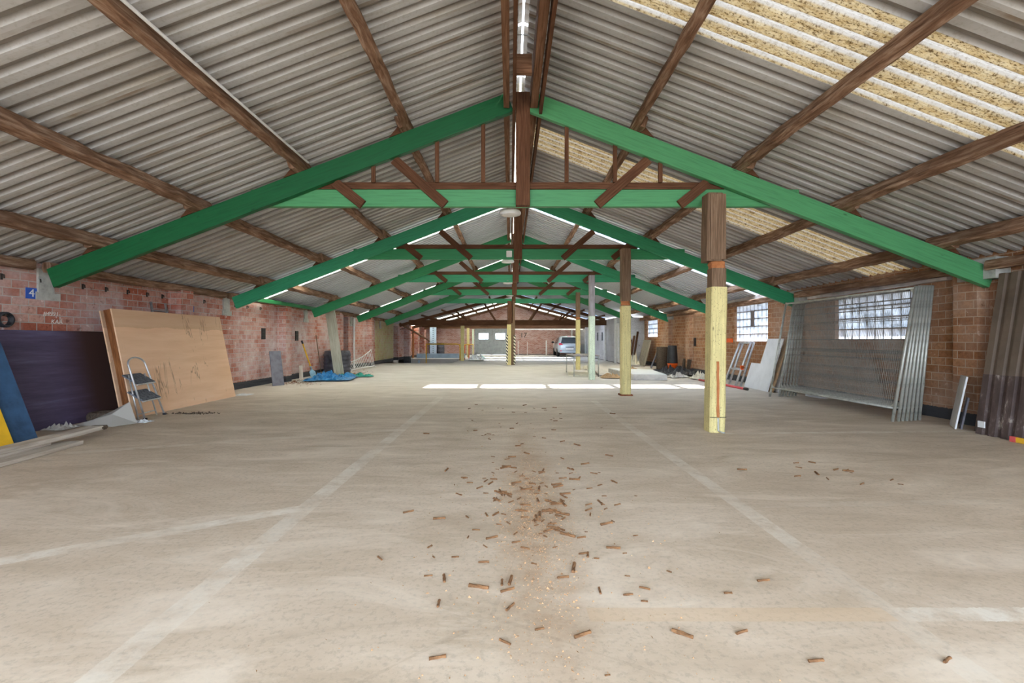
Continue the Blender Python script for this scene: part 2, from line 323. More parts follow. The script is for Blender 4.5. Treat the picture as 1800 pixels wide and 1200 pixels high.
# ------------------------------------------------------------------ mesh builder
class MB:
    def __init__(s): s.v = []; s.f = []; s.uv = []; s.mi = []; s.cur = 0
    def vert(s, p): s.v.append(V(p)); return len(s.v)-1
    def face(s, ids, uv=None):
        s.f.append(tuple(ids)); s.uv.append(uv or [(0, 0)]*len(ids)); s.mi.append(s.cur)
    def box(s, lo, hi):
        (a, b, c), (d, e, f) = lo, hi
        i = [s.vert(q) for q in ((a,b,c),(d,b,c),(d,e,c),(a,e,c),(a,b,f),(d,b,f),(d,e,f),(a,e,f))]
        for q in ((3,2,1,0),(4,5,6,7),(0,1,5,4),(1,2,6,5),(2,3,7,6),(3,0,4,7)):
            ids = [i[k] for k in q]; pts = [s.v[k] for k in ids]
            n = (pts[1]-pts[0]).cross(pts[2]-pts[0])
            ax = max(range(3), key=lambda k: abs(n[k])); o = [k for k in range(3) if k != ax]
            s.face(ids, [(p[o[1]], p[o[0]]) for p in pts])
        return s
    def beam(s, p0, p1, w, h, up=(0,0,1), seg=1, rough=0.0, ch=.06):
        p0, p1 = V(p0), V(p1); d = p1-p0; L = d.length; d.normalize()
        sd = d.cross(V(up)).normalized(); u = sd.cross(d).normalized()
        c = ch*min(w, h); a, b = w/2, h/2
        prof = [(-a+c,-b),(a-c,-b),(a,-b+c),(a,b-c),(a-c,b),(-a+c,b),(-a,b-c),(-a,-b+c)]
        per = [0]
        for k in range(8):
            q, r = prof[k], prof[(k+1) % 8]; per.append(per[-1]+math.hypot(q[0]-r[0], q[1]-r[1]))
        off = R.uniform(0, 20); rings = []
        ox = oy = 0
        for i in range(seg+1):
            t = i/seg; ring = []
            if rough and 0 < i < seg: ox = R.gauss(0, rough*.2); oy = R.gauss(0, rough*.2)
            else: ox = oy = 0
            for (x, y) in prof:
                jx, jy = (R.gauss(0, rough*.5), R.gauss(0, rough*.5)) if rough else (0, 0)
                ring.append(s.vert(p0+d*(L*t)+sd*(x+jx+ox)+u*(y+jy+oy)))
            rings.append(ring)
        for i in range(seg):
            for k in range(8):
                k2 = (k+1) % 8; l0, l1 = L*i/seg+off, L*(i+1)/seg+off
                s.face((rings[i][k], rings[i][k2], rings[i+1][k2], rings[i+1][k])[::-1], [(l1, per[k]), (l1, per[k+1]), (l0, per[k+1]), (l0, per[k])])
        s.face(rings[0], [(off+prof[k][1], prof[k][0]) for k in range(8)])
        s.face(rings[-1][::-1], [(off+prof[k][1], prof[k][0]) for k in range(8)][::-1])
        return s
    def tube(s, pts, r, n=8, closed=False, cap=True):
        pts = [V(p) for p in pts]; N = len(pts); rings = []; ref = None
        for i, p in enumerate(pts):
            a = pts[i-1] if (i or closed) else p; b = pts[(i+1) % N] if (i < N-1 or closed) else p
            d = (b-a).normalized()
            if ref is None or abs(ref.dot(d)) > .95: ref = V((0,0,1)) if abs(d.z) < .9 else V((1,0,0))
            x = d.cross(ref).normalized(); y = x.cross(d).normalized(); ref = y
            rr = r[i] if isinstance(r, (list, tuple)) else r
            rings.append([s.vert(p+x*(rr*math.cos(2*PI*k/n))+y*(rr*math.sin(2*PI*k/n))) for k in range(n)])
        l = 0
        for i in range(N if closed else N-1):
            A, B = rings[i], rings[(i+1) % N]; dl = (pts[(i+1) % N]-pts[i]).length
            for k in range(n):
                k2 = (k+1) % n
                s.face((A[k], A[k2], B[k2], B[k]), [(l, k*r_(r)/n), (l, (k+1)*r_(r)/n), (l+dl, (k+1)*r_(r)/n), (l+dl, k*r_(r)/n)])
            l += dl
        if cap and not closed: s.face(rings[0][::-1]); s.face(rings[-1])
        return s
    def lathe(s, prof, c=(0,0,0), n=24, ax='z'):
        c = V(c); rings = []
        for (r, z) in prof:
            ring = []
            for k in range(n):
                a = 2*PI*k/n; q = (r*math.cos(a), r*math.sin(a), z)
                if ax == 'x': q = (z, q[0], q[1])
                if ax == 'y': q = (q[1], z, q[0])
                ring.append(s.vert(c+V(q)))
            rings.append(ring)
        for i in range(len(rings)-1):
            for k in range(n):
                k2 = (k+1) % n; s.face((rings[i][k], rings[i][k2], rings[i+1][k2], rings[i+1][k]))
        if prof[0][0] > 1e-5: s.face(rings[0][::-1])
        if prof[-1][0] > 1e-5: s.face(rings[-1])
        return s
    def slab(s, pts, th):      # planar polygon pts extruded by th along its normal
        pts = [V(p) for p in pts]; n = (pts[1]-pts[0]).cross(pts[2]-pts[0]).normalized()
        e = (pts[1]-pts[0]).normalized(); g = n.cross(e)
        A = [s.vert(p) for p in pts]; B = [s.vert(p+n*th) for p in pts]
        uv = [((p-pts[0]).dot(g), (p-pts[0]).dot(e)) for p in pts]
        s.face(A[::-1], uv[::-1]); s.face(B, uv)
        m = len(pts)
        for k in range(m):
            k2 = (k+1) % m; s.face((A[k], A[k2], B[k2], B[k]), [uv[k], uv[k2], uv[k2], uv[k]])
        return s
    def build(s, name, mat, parent=None, loc=None, smooth=False):
        me = bpy.data.meshes.new(name); lo = V(loc) if loc is not None else V((0,0,0))
        me.from_pydata([tuple(p-lo) for p in s.v], [], s.f)
        uvl = me.uv_layers.new(name='UVMap'); i = 0
        for fu in s.uv:
            for q in fu: uvl.data[i].uv = q; i += 1
        for m in (mat if isinstance(mat, (list, tuple)) else [mat]): me.materials.append(M[m])
        for pl, mi in zip(me.polygons, s.mi): pl.material_index = mi; pl.use_smooth = smooth
        bm = bmesh.new(); bm.from_mesh(me); bmesh.ops.recalc_face_normals(bm, faces=bm.faces); bm.to_mesh(me); bm.free()
        o = bpy.data.objects.new(name, me); COL.objects.link(o)
        if parent: o.parent = parent
        o.location = lo
        return o
def r_(r): return (r[0] if isinstance(r, (list, tuple)) else r)*6.28

def tag(o, label=None, cat=None, group=None, kind=None):
    if label: o['label'] = label
    if cat: o['category'] = cat
    if group: o['group'] = group
    if kind: o['kind'] = kind
    return o
def thing(name, label, cat, loc=(0,0,0), rz=0, group=None):
    o = bpy.data.objects.new(name, None); COL.objects.link(o); o.location = loc; o.rotation_euler = (0, 0, rz)
    o.empty_display_size = .1
    return tag(o, label, cat, group)
def copy_tree(o, parent=None):
    c = o.copy(); COL.objects.link(c)
    if parent: c.parent = parent
    for ch in [k for k in o.children]: copy_tree(ch, c)
    return c
def bevel(o, w=.004, seg=2):
    m = o.modifiers.new('edge', 'BEVEL'); m.width = w; m.segments = seg; m.limit_method = 'ANGLE'
    return o

# ------------------------------------------------------------------ building constants
X0 = .15
SL = .383
WL, WR = -6.6, 6.6
TY = [6.2, 10.3, 14.4, 18.6, 22.8]
YB, YE = -3.2, 24.9          # near open end, end of the high roof
YF = 36.3                    # far wall
XP = 5.5                     # grey block partition on the right
def top(d): return 4.62-SL*d
def roofz(d): return 4.86-SL*d

# floor with a loading pit at the far left
mb = MB()
PX0, PX1, PY0, PY1 = WL, -3.0, 23.5, 28.6
def quad(a, b, c, d, z=0): mb.face([mb.vert((x, y, z)) for x, y in ((a, c), (b, c), (b, d), (a, d))])
quad(WL-.3, 7, YB-.4, PY0); quad(PX1, 7, PY0, PY1); quad(WL-.3, 7, PY1, YF+.3); quad(WL-.3, PX0, PY0, PY1)
quad(PX0, PX1, PY0, PY1, -1.1)
for a, b in (((PX0, PY0), (PX1, PY0)), ((PX1, PY0), (PX1, PY1)), ((PX1, PY1), (PX0, PY1)), ((PX0, PY1), (PX0, PY0))):
    mb.face([mb.vert((a[0], a[1], -1.1)), mb.vert((b[0], b[1], -1.1)), mb.vert((b[0], b[1], 0)), mb.vert((a[0], a[1], 0))])
tag(mb.build('floor', 'floor'), 'worn beige concrete floor with faded bay lines', 'floor', kind='structure')
mb = MB(); quad(-60, 60, -70, 90, -.06)
# ground outside stays clear of the pit
mb.v = []; mb.f = []; mb.uv = []; mb.mi = []
quad(-60, 60, -70, YB-.4, -.06); quad(-60, WL-.3, YB-.4, YF+.3, -.06); quad(7, 60, YB-.4, YF+.3, -.06); quad(-60, 60, YF+.3, 90, -.06)
tag(mb.build('ground', 'ground'), 'pale concrete yard around the shed', 'yard', kind='structure')

# ---- left wall
PIERS_L = [8.95, 13.05, 17.15, 21.0]
mb = MB()
DOORS_L = [(17.45, 18.55, 2.12), (25.7, 26.8, 2.0)]
ys = [YB]+[q for d in DOORS_L for q in d[:2]]+[YF+.3]
for a, b in zip(ys[::2], ys[1::2]): mb.box((WL-.3, a, -1.1), (WL, b, 2.27))
for a, b, h in DOORS_L: mb.box((WL-.3, a, h), (WL, b, 2.27))
for y in PIERS_L: mb.box((WL-.02, y-.17, 0), (WL+.25, y+.17, 2.2))
for y in (28.4, 31.0, 33.4): mb.box((WL-.02, y-.2, -1.1), (WL+.35, y+.2, 2.2))
wl = tag(mb.build('wall_left', 'brick_left'), 'red brick side wall with pilasters and pale stains', 'wall', kind='structure')
for i, y in enumerate(TY):
    p = MB().box((WL-.05, y+.14, 1.86), (WL+.03, y+.36, 2.2)); o = p.build('padstone', 'concrete', wl)
    p = MB().box((WL-.05, y+.12, 1.76), (WL+.02, y+.46, 1.87)); o = p.build('mortar_patch', 'concrete', wl)
for i, (a, b, h) in enumerate(DOORS_L):
    mb = MB()
    mb.box((WL-1.6, a-.3, -.02), (WL-1.5, b+.3, 2.4)); mb.box((WL-1.5, a-.3, 0), (WL-.3, a-.2, 2.4)); mb.box((WL-1.5, b+.2, 0), (WL-.3, b+.3, 2.4)); mb.box((WL-1.5, a-.2, 2.3), (WL-.3, b+.2, 2.4))
    mb.box((WL-1.5, a-.2, -.05), (WL-.3, b+.2, -.01))
    tag(mb.build('door_%d' % (i+1), 'dark' if i == 0 else 'postbrown'), ['dark open doorway behind the tall leaning plank', 'brown boarded doorway beside the loading pit'][i], 'doorway', kind='structure')
# ---- right wall with glass block openings
WIN = [(7.4, 9.25, 1.2, 2.02, 10, 4), (11.66, 13.4, 1.15, 2.2, 9, 5), (20.4, 22.0, 1.33, 2.12, 8, 4)]
YR = 22.4
mb = MB(); y = YB
for a, b, z0, z1, *_ in WIN:
    mb.box((WR, y, 0), (WR+.3, a, 2.4)); mb.box((WR, a, 0), (WR+.3, b, z0)); mb.box((WR, a, z1), (WR+.3, b, 2.4)); y = b
mb.box((WR, y, 0), (WR+.3, YR+.2, 2.4))
for y in (6.45, 10.45, 14.6, 16.55, 18.7): mb.box((WR-.16, y-.17, 0), (WR+.02, y+.17, 2.1))
wr = tag(mb.build('wall_right', 'brick_right'), 'brown brick side wall with glass block windows', 'wall', kind='structure')
for i, y in enumerate(TY[:4]):
    MB().box((WR-.2, y-.2, 2.02), (WR+.05, y+.32, 2.3)).build('padstone', 'concrete', wr)
for a, b, z in ((6.8, 10.0, 2.08), (11.0, 13.9, 2.24)):
    m_ = MB(); m_.beam((WR-.03, a, z+.07), (WR-.03, b, z+.07), .1, .12, seg=14, rough=.012); m_.build('render_band', 'plaster', wr)
for i, (a, b, z0, z1, nc, nr) in enumerate(WIN):
    mb = MB(); cw = (b-a)/nc; ch = (z1-z0)/nr; g = .012
    for c in range(nc):
        for r in range(nr):
            if (i, c, r) in ((1, 4, 3), (1, 4, 2)): continue
            q = MB(); y0, y1, w0, w1 = a+c*cw+g, a+(c+1)*cw-g, z0+r*ch+g, z0+(r+1)*ch-g
            x = WR+.06; s_ = .012
            o1 = [mb.vert(k) for k in ((x+.012, y0, w0), (x+.012, y1, w0), (x+.012, y1, w1), (x+.012, y0, w1))]
            o2 = [mb.vert(k) for k in ((x, y0+s_, w0+s_), (x, y1-s_, w0+s_), (x, y1-s_, w1-s_), (x, y0+s_, w1-s_))]
            o3 = [mb.vert(k) for k in ((x+.08, y0, w0), (x+.08, y1, w0), (x+.08, y1, w1), (x+.08, y0, w1))]
            mb.face(o2)
            for k in range(4): mb.face((o1[k], o1[(k+1) % 4], o2[(k+1) % 4], o2[k])); mb.face((o3[k], o3[(k+1) % 4], o1[(k+1) % 4], o1[k]))
    w = tag(mb.build('window_%d' % (i+1), 'glassblock'), ['glass block window behind the mesh fence panels', 'square glass block window above the aluminium trestle', 'small glass block window in the far corner'][i], 'window', kind='structure')
    fr = MB()
    for c in range(nc+1): fr.box((WR+.075, a+c*cw-g, z0), (WR+.13, a+c*cw+g, z1))
    for r in range(nr+1): fr.box((WR+.075, a, z0+r*ch-g), (WR+.13, b, z0+r*ch+g))
    if i == 1: fr.box((WR+.08, a+4*cw, z0+2*ch), (WR+.13, a+5*cw, z0+4*ch))
    fr.build('mortar_grid', 'postgrey', w)
# ---- return and grey block partition, far wall
mb = MB(); mb.box((XP, YR, 0), (WR+.3, YR+.2, 2.3)); mb.box((XP, YR+.2, 0), (XP+.2, YF, 2.35))
pt = tag(mb.build('wall_partition', 'block'), 'grey blockwork partition beyond the small window', 'wall', kind='structure')
for y in (23.6, 26.2, 29.6, 33): MB().box((XP-.1, y-.09, 0), (XP+.02, y+.09, 2.3)).build('pier', 'whitepaint', pt)
MB().box((XP-.05, 23.0, .05), (XP+.02, 23.45, 2.05)).build('white_panel', 'whitepaint', pt)
for y in (27.2, 28.6): MB().box((XP-.02, y-.1, 1.15), (XP+.02, y+.1, 1.65)).build('slot', 'dark', pt)
mb = MB()
DX0, DX1, DH = -2.78, -.22, 2.1
mb.box((WL-.3, YF, 0), (DX0, YF+.3, 2.45)); mb.box((DX1, YF, 0), (XP+.2, YF+.3, 2.45)); mb.box((DX0, YF, DH), (DX1, YF+.3, 2.45))
A = [mb.vert((x, YF, z)) for x, z in ((WL-.3, 2.45), (XP+.2, 2.45), (X0, 4.05))]; B = [mb.vert((x, YF+.3, z)) for x, z in ((WL-.3, 2.45), (XP+.2, 2.45), (X0, 4.05))]
mb.face(A[::-1]); mb.face(B)
for k in range(3): mb.face((A[k], A[(k+1) % 3], B[(k+1) % 3], B[k]))
wf = tag(mb.build('wall_back', 'brick_far'), 'pink brick gable wall at the far end', 'wall', kind='structure')

def text(body, size, name, mat, loc, rot, parent=None, ext=.003, shear=0):
    cu = bpy.data.curves.new(name, 'FONT'); cu.body = body; cu.size = size; cu.extrude = ext; cu.align_x = 'CENTER'; cu.align_y = 'CENTER'; cu.shear = shear
    tmp = bpy.data.objects.new(name, cu); COL.objects.link(tmp)
    dg = bpy.context.evaluated_depsgraph_get(); dg.update()
    me = bpy.data.meshes.new_from_object(tmp.evaluated_get(dg)); bpy.data.objects.remove(tmp)
    me.materials.clear(); me.materials.append(M[mat])
    o = bpy.data.objects.new(name, me); COL.objects.link(o); o.location = loc; o.rotation_euler = rot
    if parent: o.parent = parent
    return o
text('17', .55, 'painted_number', 'blackpaint', (1.05, YF-.004, 1.55), (PI/2, 0, 0), wf)
LR = (PI/2, 0, PI/2)
text('KAA', .085, 'chalk_letters', 'chalk', (WL+.003, 6.62, 1.46), LR, wl, .002, .15)
text('#4991-', .085, 'chalk_scribble', 'chalk', (WL+.003, 6.55, 1.57), LR, wl, .002, .1)
for y, z, s, nm in ((6.27, 1.84, '4', 0), (9.42, 1.84, '3', 1)):
    hw, hh = (.075, .075) if nm == 0 else (.07, .06)
    sg = MB().box((WL, y-hw, z-hh), (WL+.006, y+hw, z+hh)).build('number_sign', 'signblue')
    tag(sg, ['blue number plate reading 4 on the brick wall by the first green rafter', 'small blue number plate reading 3 beside the tan panel top'][nm], 'sign', 'bay number plates')
    text(s, .15 if nm == 0 else .12, 'numeral', 'whitepaint', (WL+.008, y, z), LR, sg)

# ---- doors in the far wall
d = thing('door_3', 'grey double door with two bright square panes in the far wall', 'door', ((DX0+DX1)/2, YF, 0)); d['kind'] = 'structure'
def rel(mb, name, mat, root, sm=False):
    o = mb.build(name, mat, root, None, sm)
    for v in o.data.vertices: v.co -= root.location
    return o
fr = MB(); fr.box((DX0-.06, YF-.03, 0), (DX0+.06, YF+.1, DH)); fr.box((DX1-.06, YF-.03, 0), (DX1+.06, YF+.1, DH)); fr.box((DX0, YF-.03, DH-.08), (DX1, YF+.1, DH+.05)); fr.box((DX0, YF-.02, DH+.05), (DX1, YF+.02, DH+.3))
fr.box(((DX0+DX1)/2-.07, YF-.02, 0), ((DX0+DX1)/2+.07, YF+.08, DH))
rel(fr, 'door_frame', 'doorgrey', d)
mid = (DX0+DX1)/2
for a, b in ((DX0+.06, mid-.03), (mid+.03, DX1-.06)):
    lf = MB(); w0, w1, z0, z1 = a+(b-a)*.18, b-(b-a)*.18, 1.25, 1.72
    if a > mid-.1: w0, w1 = a+(b-a)*.25, b-(b-a)*.12
    lf.box((a, YF+.02, .02), (b, YF+.06, z0)); lf.box((a, YF+.02, z1), (b, YF+.06, DH-.08)); lf.box((a, YF+.02, z0), (w0, YF+.06, z1)); lf.box((w1, YF+.02, z0), (b, YF+.06, z1))
    for z in (.08, .62, 1.12, 1.85): lf.box((a+.02, YF-.01, z-.05), (b-.02, YF+.02, z+.05))
    for x in (a+.06, b-.06): lf.box((x-.05, YF-.01, .05), (x+.05, YF+.02, DH-.1))
    lf_o = rel(lf, 'door_leaf', 'doorgrey', d)
    pn = MB().box((w0, YF+.03, z0), (w1, YF+.045, z1)); po = rel(pn, 'pane', 'clear', lf_o)
    for v in po.data.vertices: v.co -= V((mid, YF, 0))*0
    po.location = (0, 0, 0)

# ------------------------------------------------------------------ roof
PER = .178
def prof(n0, n1, y0):
    pts = []
    for k in range(n0, n1):
        b = y0+k*PER
        for o, h in ((0, 0), (.08, 0), (.097, 1), (.161, 1)): pts.append((b+o, h))
    pts.append((y0+n1*PER, 0))
    return pts
def slope(name, mat, side, ya, n, ridge, sl, d0, d1, label, xeave=None, cat='roof', kind='structure'):
    mb = MB(); pts = prof(0, n, ya); nd = 4; rows = []
    for (y, h) in pts:
        row = []
        for k in range(nd+1):
            d = d0+(d1-d0)*k/nd
            row.append(mb.vert((X0+side*d, y, ridge-sl*d-.025+.05*h)))
        rows.append(row)
    for i in range(len(rows)-1):
        for k in range(nd):
            h0, h1 = pts[i][1], pts[i+1][1]
            mb.face((rows[i][k], rows[i][k+1], rows[i+1][k+1], rows[i+1][k]), [(0, h0), (0, h0), (0, h1), (0, h1)])
    o = mb.build(name, mat)
    so = o.modifiers.new('thick', 'SOLIDIFY'); so.thickness = .007; so.offset = 0
    tag(o, label, cat, kind=kind)
    return o
def region(side, ya, yb, wins, ridge, sl, d1, names, nm):
    """opaque sheets between skylight strips; strips are (y, mat, label)"""
    y = ya; bits = []
    for (wy, mat, lab) in wins:
        n = round((wy-y)/PER); bits.append((y, n)); y = y+n*PER
        bits.append((y, 5, mat, lab)); y += 5*PER
    bits.append((y, round((yb-y)/PER)))
    return bits
wcount = 3
def build_roof(side, ya, yb, wins, ridge, sl, d1, sheetname, sheetlab):
    global wcount
    mb = MB()
    for b in region(side, ya, yb, wins, ridge, sl, d1, None, None):
        if len(b) == 4:
            wcount += 1
            slope('window_%d' % wcount, b[2], side, b[0], 5, ridge, sl, .06, d1, b[3], cat='skylight')
        elif b[1] > 0:
            pts = prof(0, b[1], b[0]); rows = []
            for (y, h) in pts: rows.append([mb.vert((X0+side*(.06+(d1-.06)*k/6), y, ridge-sl*(.06+(d1-.06)*k/6)-.025+.05*h)) for k in range(7)])
            for i in range(len(rows)-1):
                h0, h1 = pts[i][1], pts[i+1][1]
                for k in range(6): mb.face((rows[i][k], rows[i][k+1], rows[i+1][k+1], rows[i+1][k]), [(0, h0), (0, h0), (0, h1), (0, h1)])
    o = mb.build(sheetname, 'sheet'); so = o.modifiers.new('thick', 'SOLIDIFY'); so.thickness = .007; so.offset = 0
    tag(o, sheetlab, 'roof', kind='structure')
YR0 = -3.2
build_roof(1, YR0, YE, [(-.6, 'moss', 'unseen mossy roof strip added for light behind the viewpoint, window wall side'), (3.52, 'moss', 'mossy translucent roof strip nearest the camera, right of the ridge'), (7.5, 'moss', 'mossy translucent roof strip seen past the first green truss'),  # strip behind the viewpoint is unseen, added to light the front floor
    (11.3, 'clear', 'clear roof strip glaring white beside the second green truss'), (15.4, 'milk', 'mossy roof strip beside the third green truss, window wall side'), (19.5, 'milk', 'cream roof strip before the last green truss, window wall side')], 4.86, SL, 7.0, 'ceiling_right', 'grey corrugated roof sheets on the slope with skylights')
build_roof(-1, YR0, YE, [(-.6, 'moss', 'unseen mossy roof strip added for light behind the viewpoint, red brick wall side'), (11.3, 'milk', 'cream roof strip beside the second green truss, drum side'), (15.4, 'milk', 'cream roof strip beside the third green truss, drum side'), (19.5, 'milk', 'cream roof strip before the last green truss, drum side')], 4.86, SL, 7.2, 'ceiling_left', 'grey corrugated roof sheets on the slope over the red brick wall')  # first strip here is out of view too, added for front floor light
BSL, BR = .27, 3.98
build_roof(1, YE-.05, YF+.3, [(26.7, 'clear', 'clear strip in the low back roof beyond the pit, car side'), (30.2, 'clear', 'clear strip in the low back roof over the car'), (33.2, 'milk', 'cream strip added for light in the low back roof over the car bonnet')], BR, BSL, 6.9, 'ceiling_back_right', 'corrugated sheets of the low back roof over the car')  # last strip added to brighten the far end
build_roof(-1, YE-.05, YF+.3, [(30.2, 'milk', 'cream strip added for light in the low back roof before the double door'), (33.2, 'milk', 'cream strip added for light in the low back roof above the double door')], BR, BSL, 6.9, 'ceiling_back_left', 'corrugated sheets of the low back roof over the double door')  # both strips added as extra light for the far end
# end of the high roof above the low one
mb = MB(); e = YE+.02
for s in (-1, 1):
    d = 6.7
    pts = [(X0, 3.99), (X0+s*d, 3.99-BSL*d+.02), (X0+s*d, roofz(d)-.03), (X0, roofz(0)-.03)]
    if pts[1][1] < pts[2][1]: pass
    dd = (4.83-3.99)/(SL-BSL)
    pts = [(X0, 3.99), (X0+s*dd, 3.99-BSL*dd), (X0, 4.83)]
    a = [mb.vert((x, e, z)) for x, z in pts]; b = [mb.vert((x, e+.02, z)) for x, z in pts]
    mb.face(a); mb.face(b[::-1])
    for k in range(len(pts)): mb.face((a[k], a[(k+1) % len(pts)], b[(k+1) % len(pts)], b[k]))
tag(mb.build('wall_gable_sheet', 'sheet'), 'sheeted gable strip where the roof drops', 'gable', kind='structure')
# ridge capping (translucency added to light the floor; first bay open, where daylight shows)
mb = MB()
for s in (-1, 1):
    mb.slab([(X0, 6.6, 4.93), (X0+s*.3, 6.6, 4.82), (X0+s*.3, YE+.1, 4.82), (X0, YE+.1, 4.93)], .008*s)
    mb.slab([(X0, YE-.1, 4.05), (X0+s*.3, YE-.1, 3.97), (X0+s*.3, YF+.3, 3.97), (X0, YF+.3, 4.05)], .008*s)
tag(mb.build('trim_1', 'milk'), 'ridge capping over the roof sheets, made translucent for added light', 'ridge capping', kind='structure')

mb = MB()
for k in range(10):
    y = -3.0+k*1.05
    for s in (-1, 1): mb.slab([(X0+s*.012, y, 4.93), (X0+s*.3, y, 4.82), (X0+s*.3, y+1.0, 4.82), (X0+s*.012, y+1.0, 4.93)], .008*s)
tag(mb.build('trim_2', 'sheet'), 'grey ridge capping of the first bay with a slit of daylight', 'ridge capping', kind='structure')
# ------------------------------------------------------------------ trusses
def make_truss():
    t = thing('roof_truss', 'x', 'roof truss', (X0, TY[0], 0))
    W = .08; hv = .265
    th = math.atan(SL)
    for s in (-1, 1):
        n = V((s*math.sin(th), 0, math.cos(th)))   # normal of the top edge
        d0 = .2; d1 = 6.43
        a = V((s*d0, 0, top(d0)))-n*(hv/2); b = V((s*d1, 0, top(d1)))-n*(hv/2)
        m = MB().beam(a, b, W, hv, up=n, seg=10, rough=.002, ch=.06)
        o = m.build('rafter', 'green', t)
    MB().beam((-3.72, .1, 3.15), (3.82, .1, 3.15), .08, .235, seg=8, rough=.002).build('collar_beam', 'green', t)
    MB().beam((-2.75, .1, 3.32), (2.75, .1, 3.32), .075, .095, seg=8, rough=.003).build('batten_beam', 'brown', t)
    MB().beam((.02, .0, 3.02), (.02, .0, 4.55), .19, .1, up=(0, 1, 0), seg=5, rough=.003).build('king_post', 'brown', t)
    for s in (-1, 1):
        for xa, xb in ((2.55, 2.15), (1.74, 1.02)):
            za = top(xa)-.29
            p0 = V((s*(xb), .035, 3.03)); p1 = V((s*xa, .035, za))
            e = (p1-p0).normalized()
            MB().beam(p0+e*.03, p1, .13, .045, up=(0, 1, 0), seg=4, rough=.002).build('strut', 'brown', t)
    return t
t0 = make_truss()
TL = ['largest green roof truss, with thin brown hangers above its collar beam', 'second green roof truss in line, carrying a small white junction box',
      'third green roof truss in line, above the mint painted post', 'fourth green roof truss in line, just before the last plain collar', 'last and smallest green roof truss, without struts, before the dark trusses']
trusses = [t0]
for y in TY[1:]:
    c = copy_tree(t0); c.location = (X0, y, 0); trusses.append(c)
for ch in t0.children:
    nm = ch.name.split('.')[0]
    if nm in ('rafter', 'collar_beam'):
        ch.data = ch.data.copy(); ch.data.materials[0] = M['greendark' if ch.name == 'rafter' else 'greenpale']
for c, l in zip(trusses, TL): tag(c, l, 'roof truss', 'green roof trusses along the shed')
for ch in list(trusses[4].children):
    if ch.name.split('.')[0] in ('strut', 'batten_beam'): bpy.data.objects.remove(ch)
for x in (-2.02, -1.15, -.52, .62, 1.28, 1.9):
    MB().beam((x, .02, 3.35), (x, .02, top(abs(x))-.27), .055, .03, up=(0, 1, 0), seg=2, rough=.001).build('hanger', 'brown', t0)
bx = MB().box((-.24, .02, 3.08), (-.11, .06, 3.22)); bevel(bx.build('junction_box', 'lamp', trusses[1]), .01)
for c in trusses:
    for s in (-1, 1):
        for d_ in (1.55, 2.98, 4.37, 5.7):
            m = MB(); z = top(d_)
            a = [(s*(d_+.06), z-SL*.06), (s*(d_+.24), z-SL*.24), (s*(d_+.06), z+.13)]
            i0 = [m.vert((x, -.05, zz)) for x, zz in a]; i1 = [m.vert((x, .05, zz)) for x, zz in a]
            m.face(i0); m.face(i1[::-1])
            for k in range(3): m.face((i0[k], i0[(k+1) % 3], i1[(k+1) % 3], i1[k]))
            m.build('cleat', 'brown', c)

# purlins: one run per line, lapped over each truss
def purlin(side, d, label, w=.1, h=.17, ya=YB+.1, mat='rough', name='purlin', rough=.012):
    th = math.atan(SL); n = V((side*math.sin(th), 0, math.cos(th)))
    t = thing(name, label, 'purlin', (X0+side*d, 0, top(d)), group='purlins under the roof sheets')
    ends = [ya]+TY+[YE]
    for i in range(len(ends)-1):
        off = .03*(1 if i % 2 else -1)
        a, b = ends[i]-(.18 if i else 0), ends[i+1]+(.18 if i < len(ends)-2 else 0)
        q = V((side*off, 0, -side*side*off*SL)) + n*(h/2+.002)
        MB().beam(V((0, a, 0))+q, V((0, b, 0))+q, w*.62, h, up=n, seg=max(4, int((b-a)/.22)), rough=rough, ch=.18).build(name+'_length', mat, t)
    return t
OR = ['topmost', 'second from the ridge', 'third from the ridge', 'lowest']
for s, nm in ((-1, 'slope over the red brick wall'), (1, 'slope with the mossy skylight')):
    for d_, o_ in zip((1.55, 2.98, 4.37, 5.7), OR):
        purlin(s, d_, 'rough brown purlin, %s on the %s' % (o_, nm), .19 if s < 0 else .175, .162)
for s, nm in ((-1, 'red brick wall'), (1, 'glass block window wall')):
    t = thing('wall_plate', 'weathered timber plate on top of the %s' % nm, 'wall plate', (s*6.42, 0, 2.2))
    for i, y in enumerate([YB+.1]+TY):
        y1 = ([YB+.1]+TY+[YE])[i+1]
        MB().beam((0, y+.1, .0), (0, y1-.1, .0), .14, .13, seg=14, rough=.012, ch=.2).build('plate_length', 'rough', t)
# ridge boards
for x, nm, w in ((-.2, 'deep ridge board on the red brick wall side', .1), (.17, 'deep ridge board on the skylight side', .12)):
    t = thing('ridge_board', nm, 'ridge board', (X0+x, 0, 4.35), group='paired ridge boards')
    ends = [YB+.1]+TY+[YE]
    for i in range(len(ends)-1):
        a, b = ends[i]+(.0 if i else 0), ends[i+1]-.02
        MB().beam((0, a+.05, .12), (0, b-.05, .12), w*.8, .3, seg=10, rough=.003).build('board_length', 'ridge', t)
        MB().beam((.1 if x < 0 else .09, a+.3, -.02), (.1 if x < 0 else .09, b+1.2 if i < 5 else b, -.02), .04, .16, seg=10, rough=.003).build('doubling_strip', 'brown', t)
mb = MB(); mb.beam((X0-.09, 5.3, 4.4), (X0+.1, 5.3, 4.4), .07, .22, seg=1)
tag(mb.build('spacer_block', 'ridge'), 'pale timber block between the ridge boards', 'timber block')
t = thing('bent_wire', 'bent grey wire above the timber block at the ridge', 'wire', (X0, 5.0, 4.55))
MB().tube([(-.08, 0, 0), (-.02, .03, .02), (.05, 0, -.01), (.11, 0, -.05)], .006, 6).build('wire', 'galv', t)

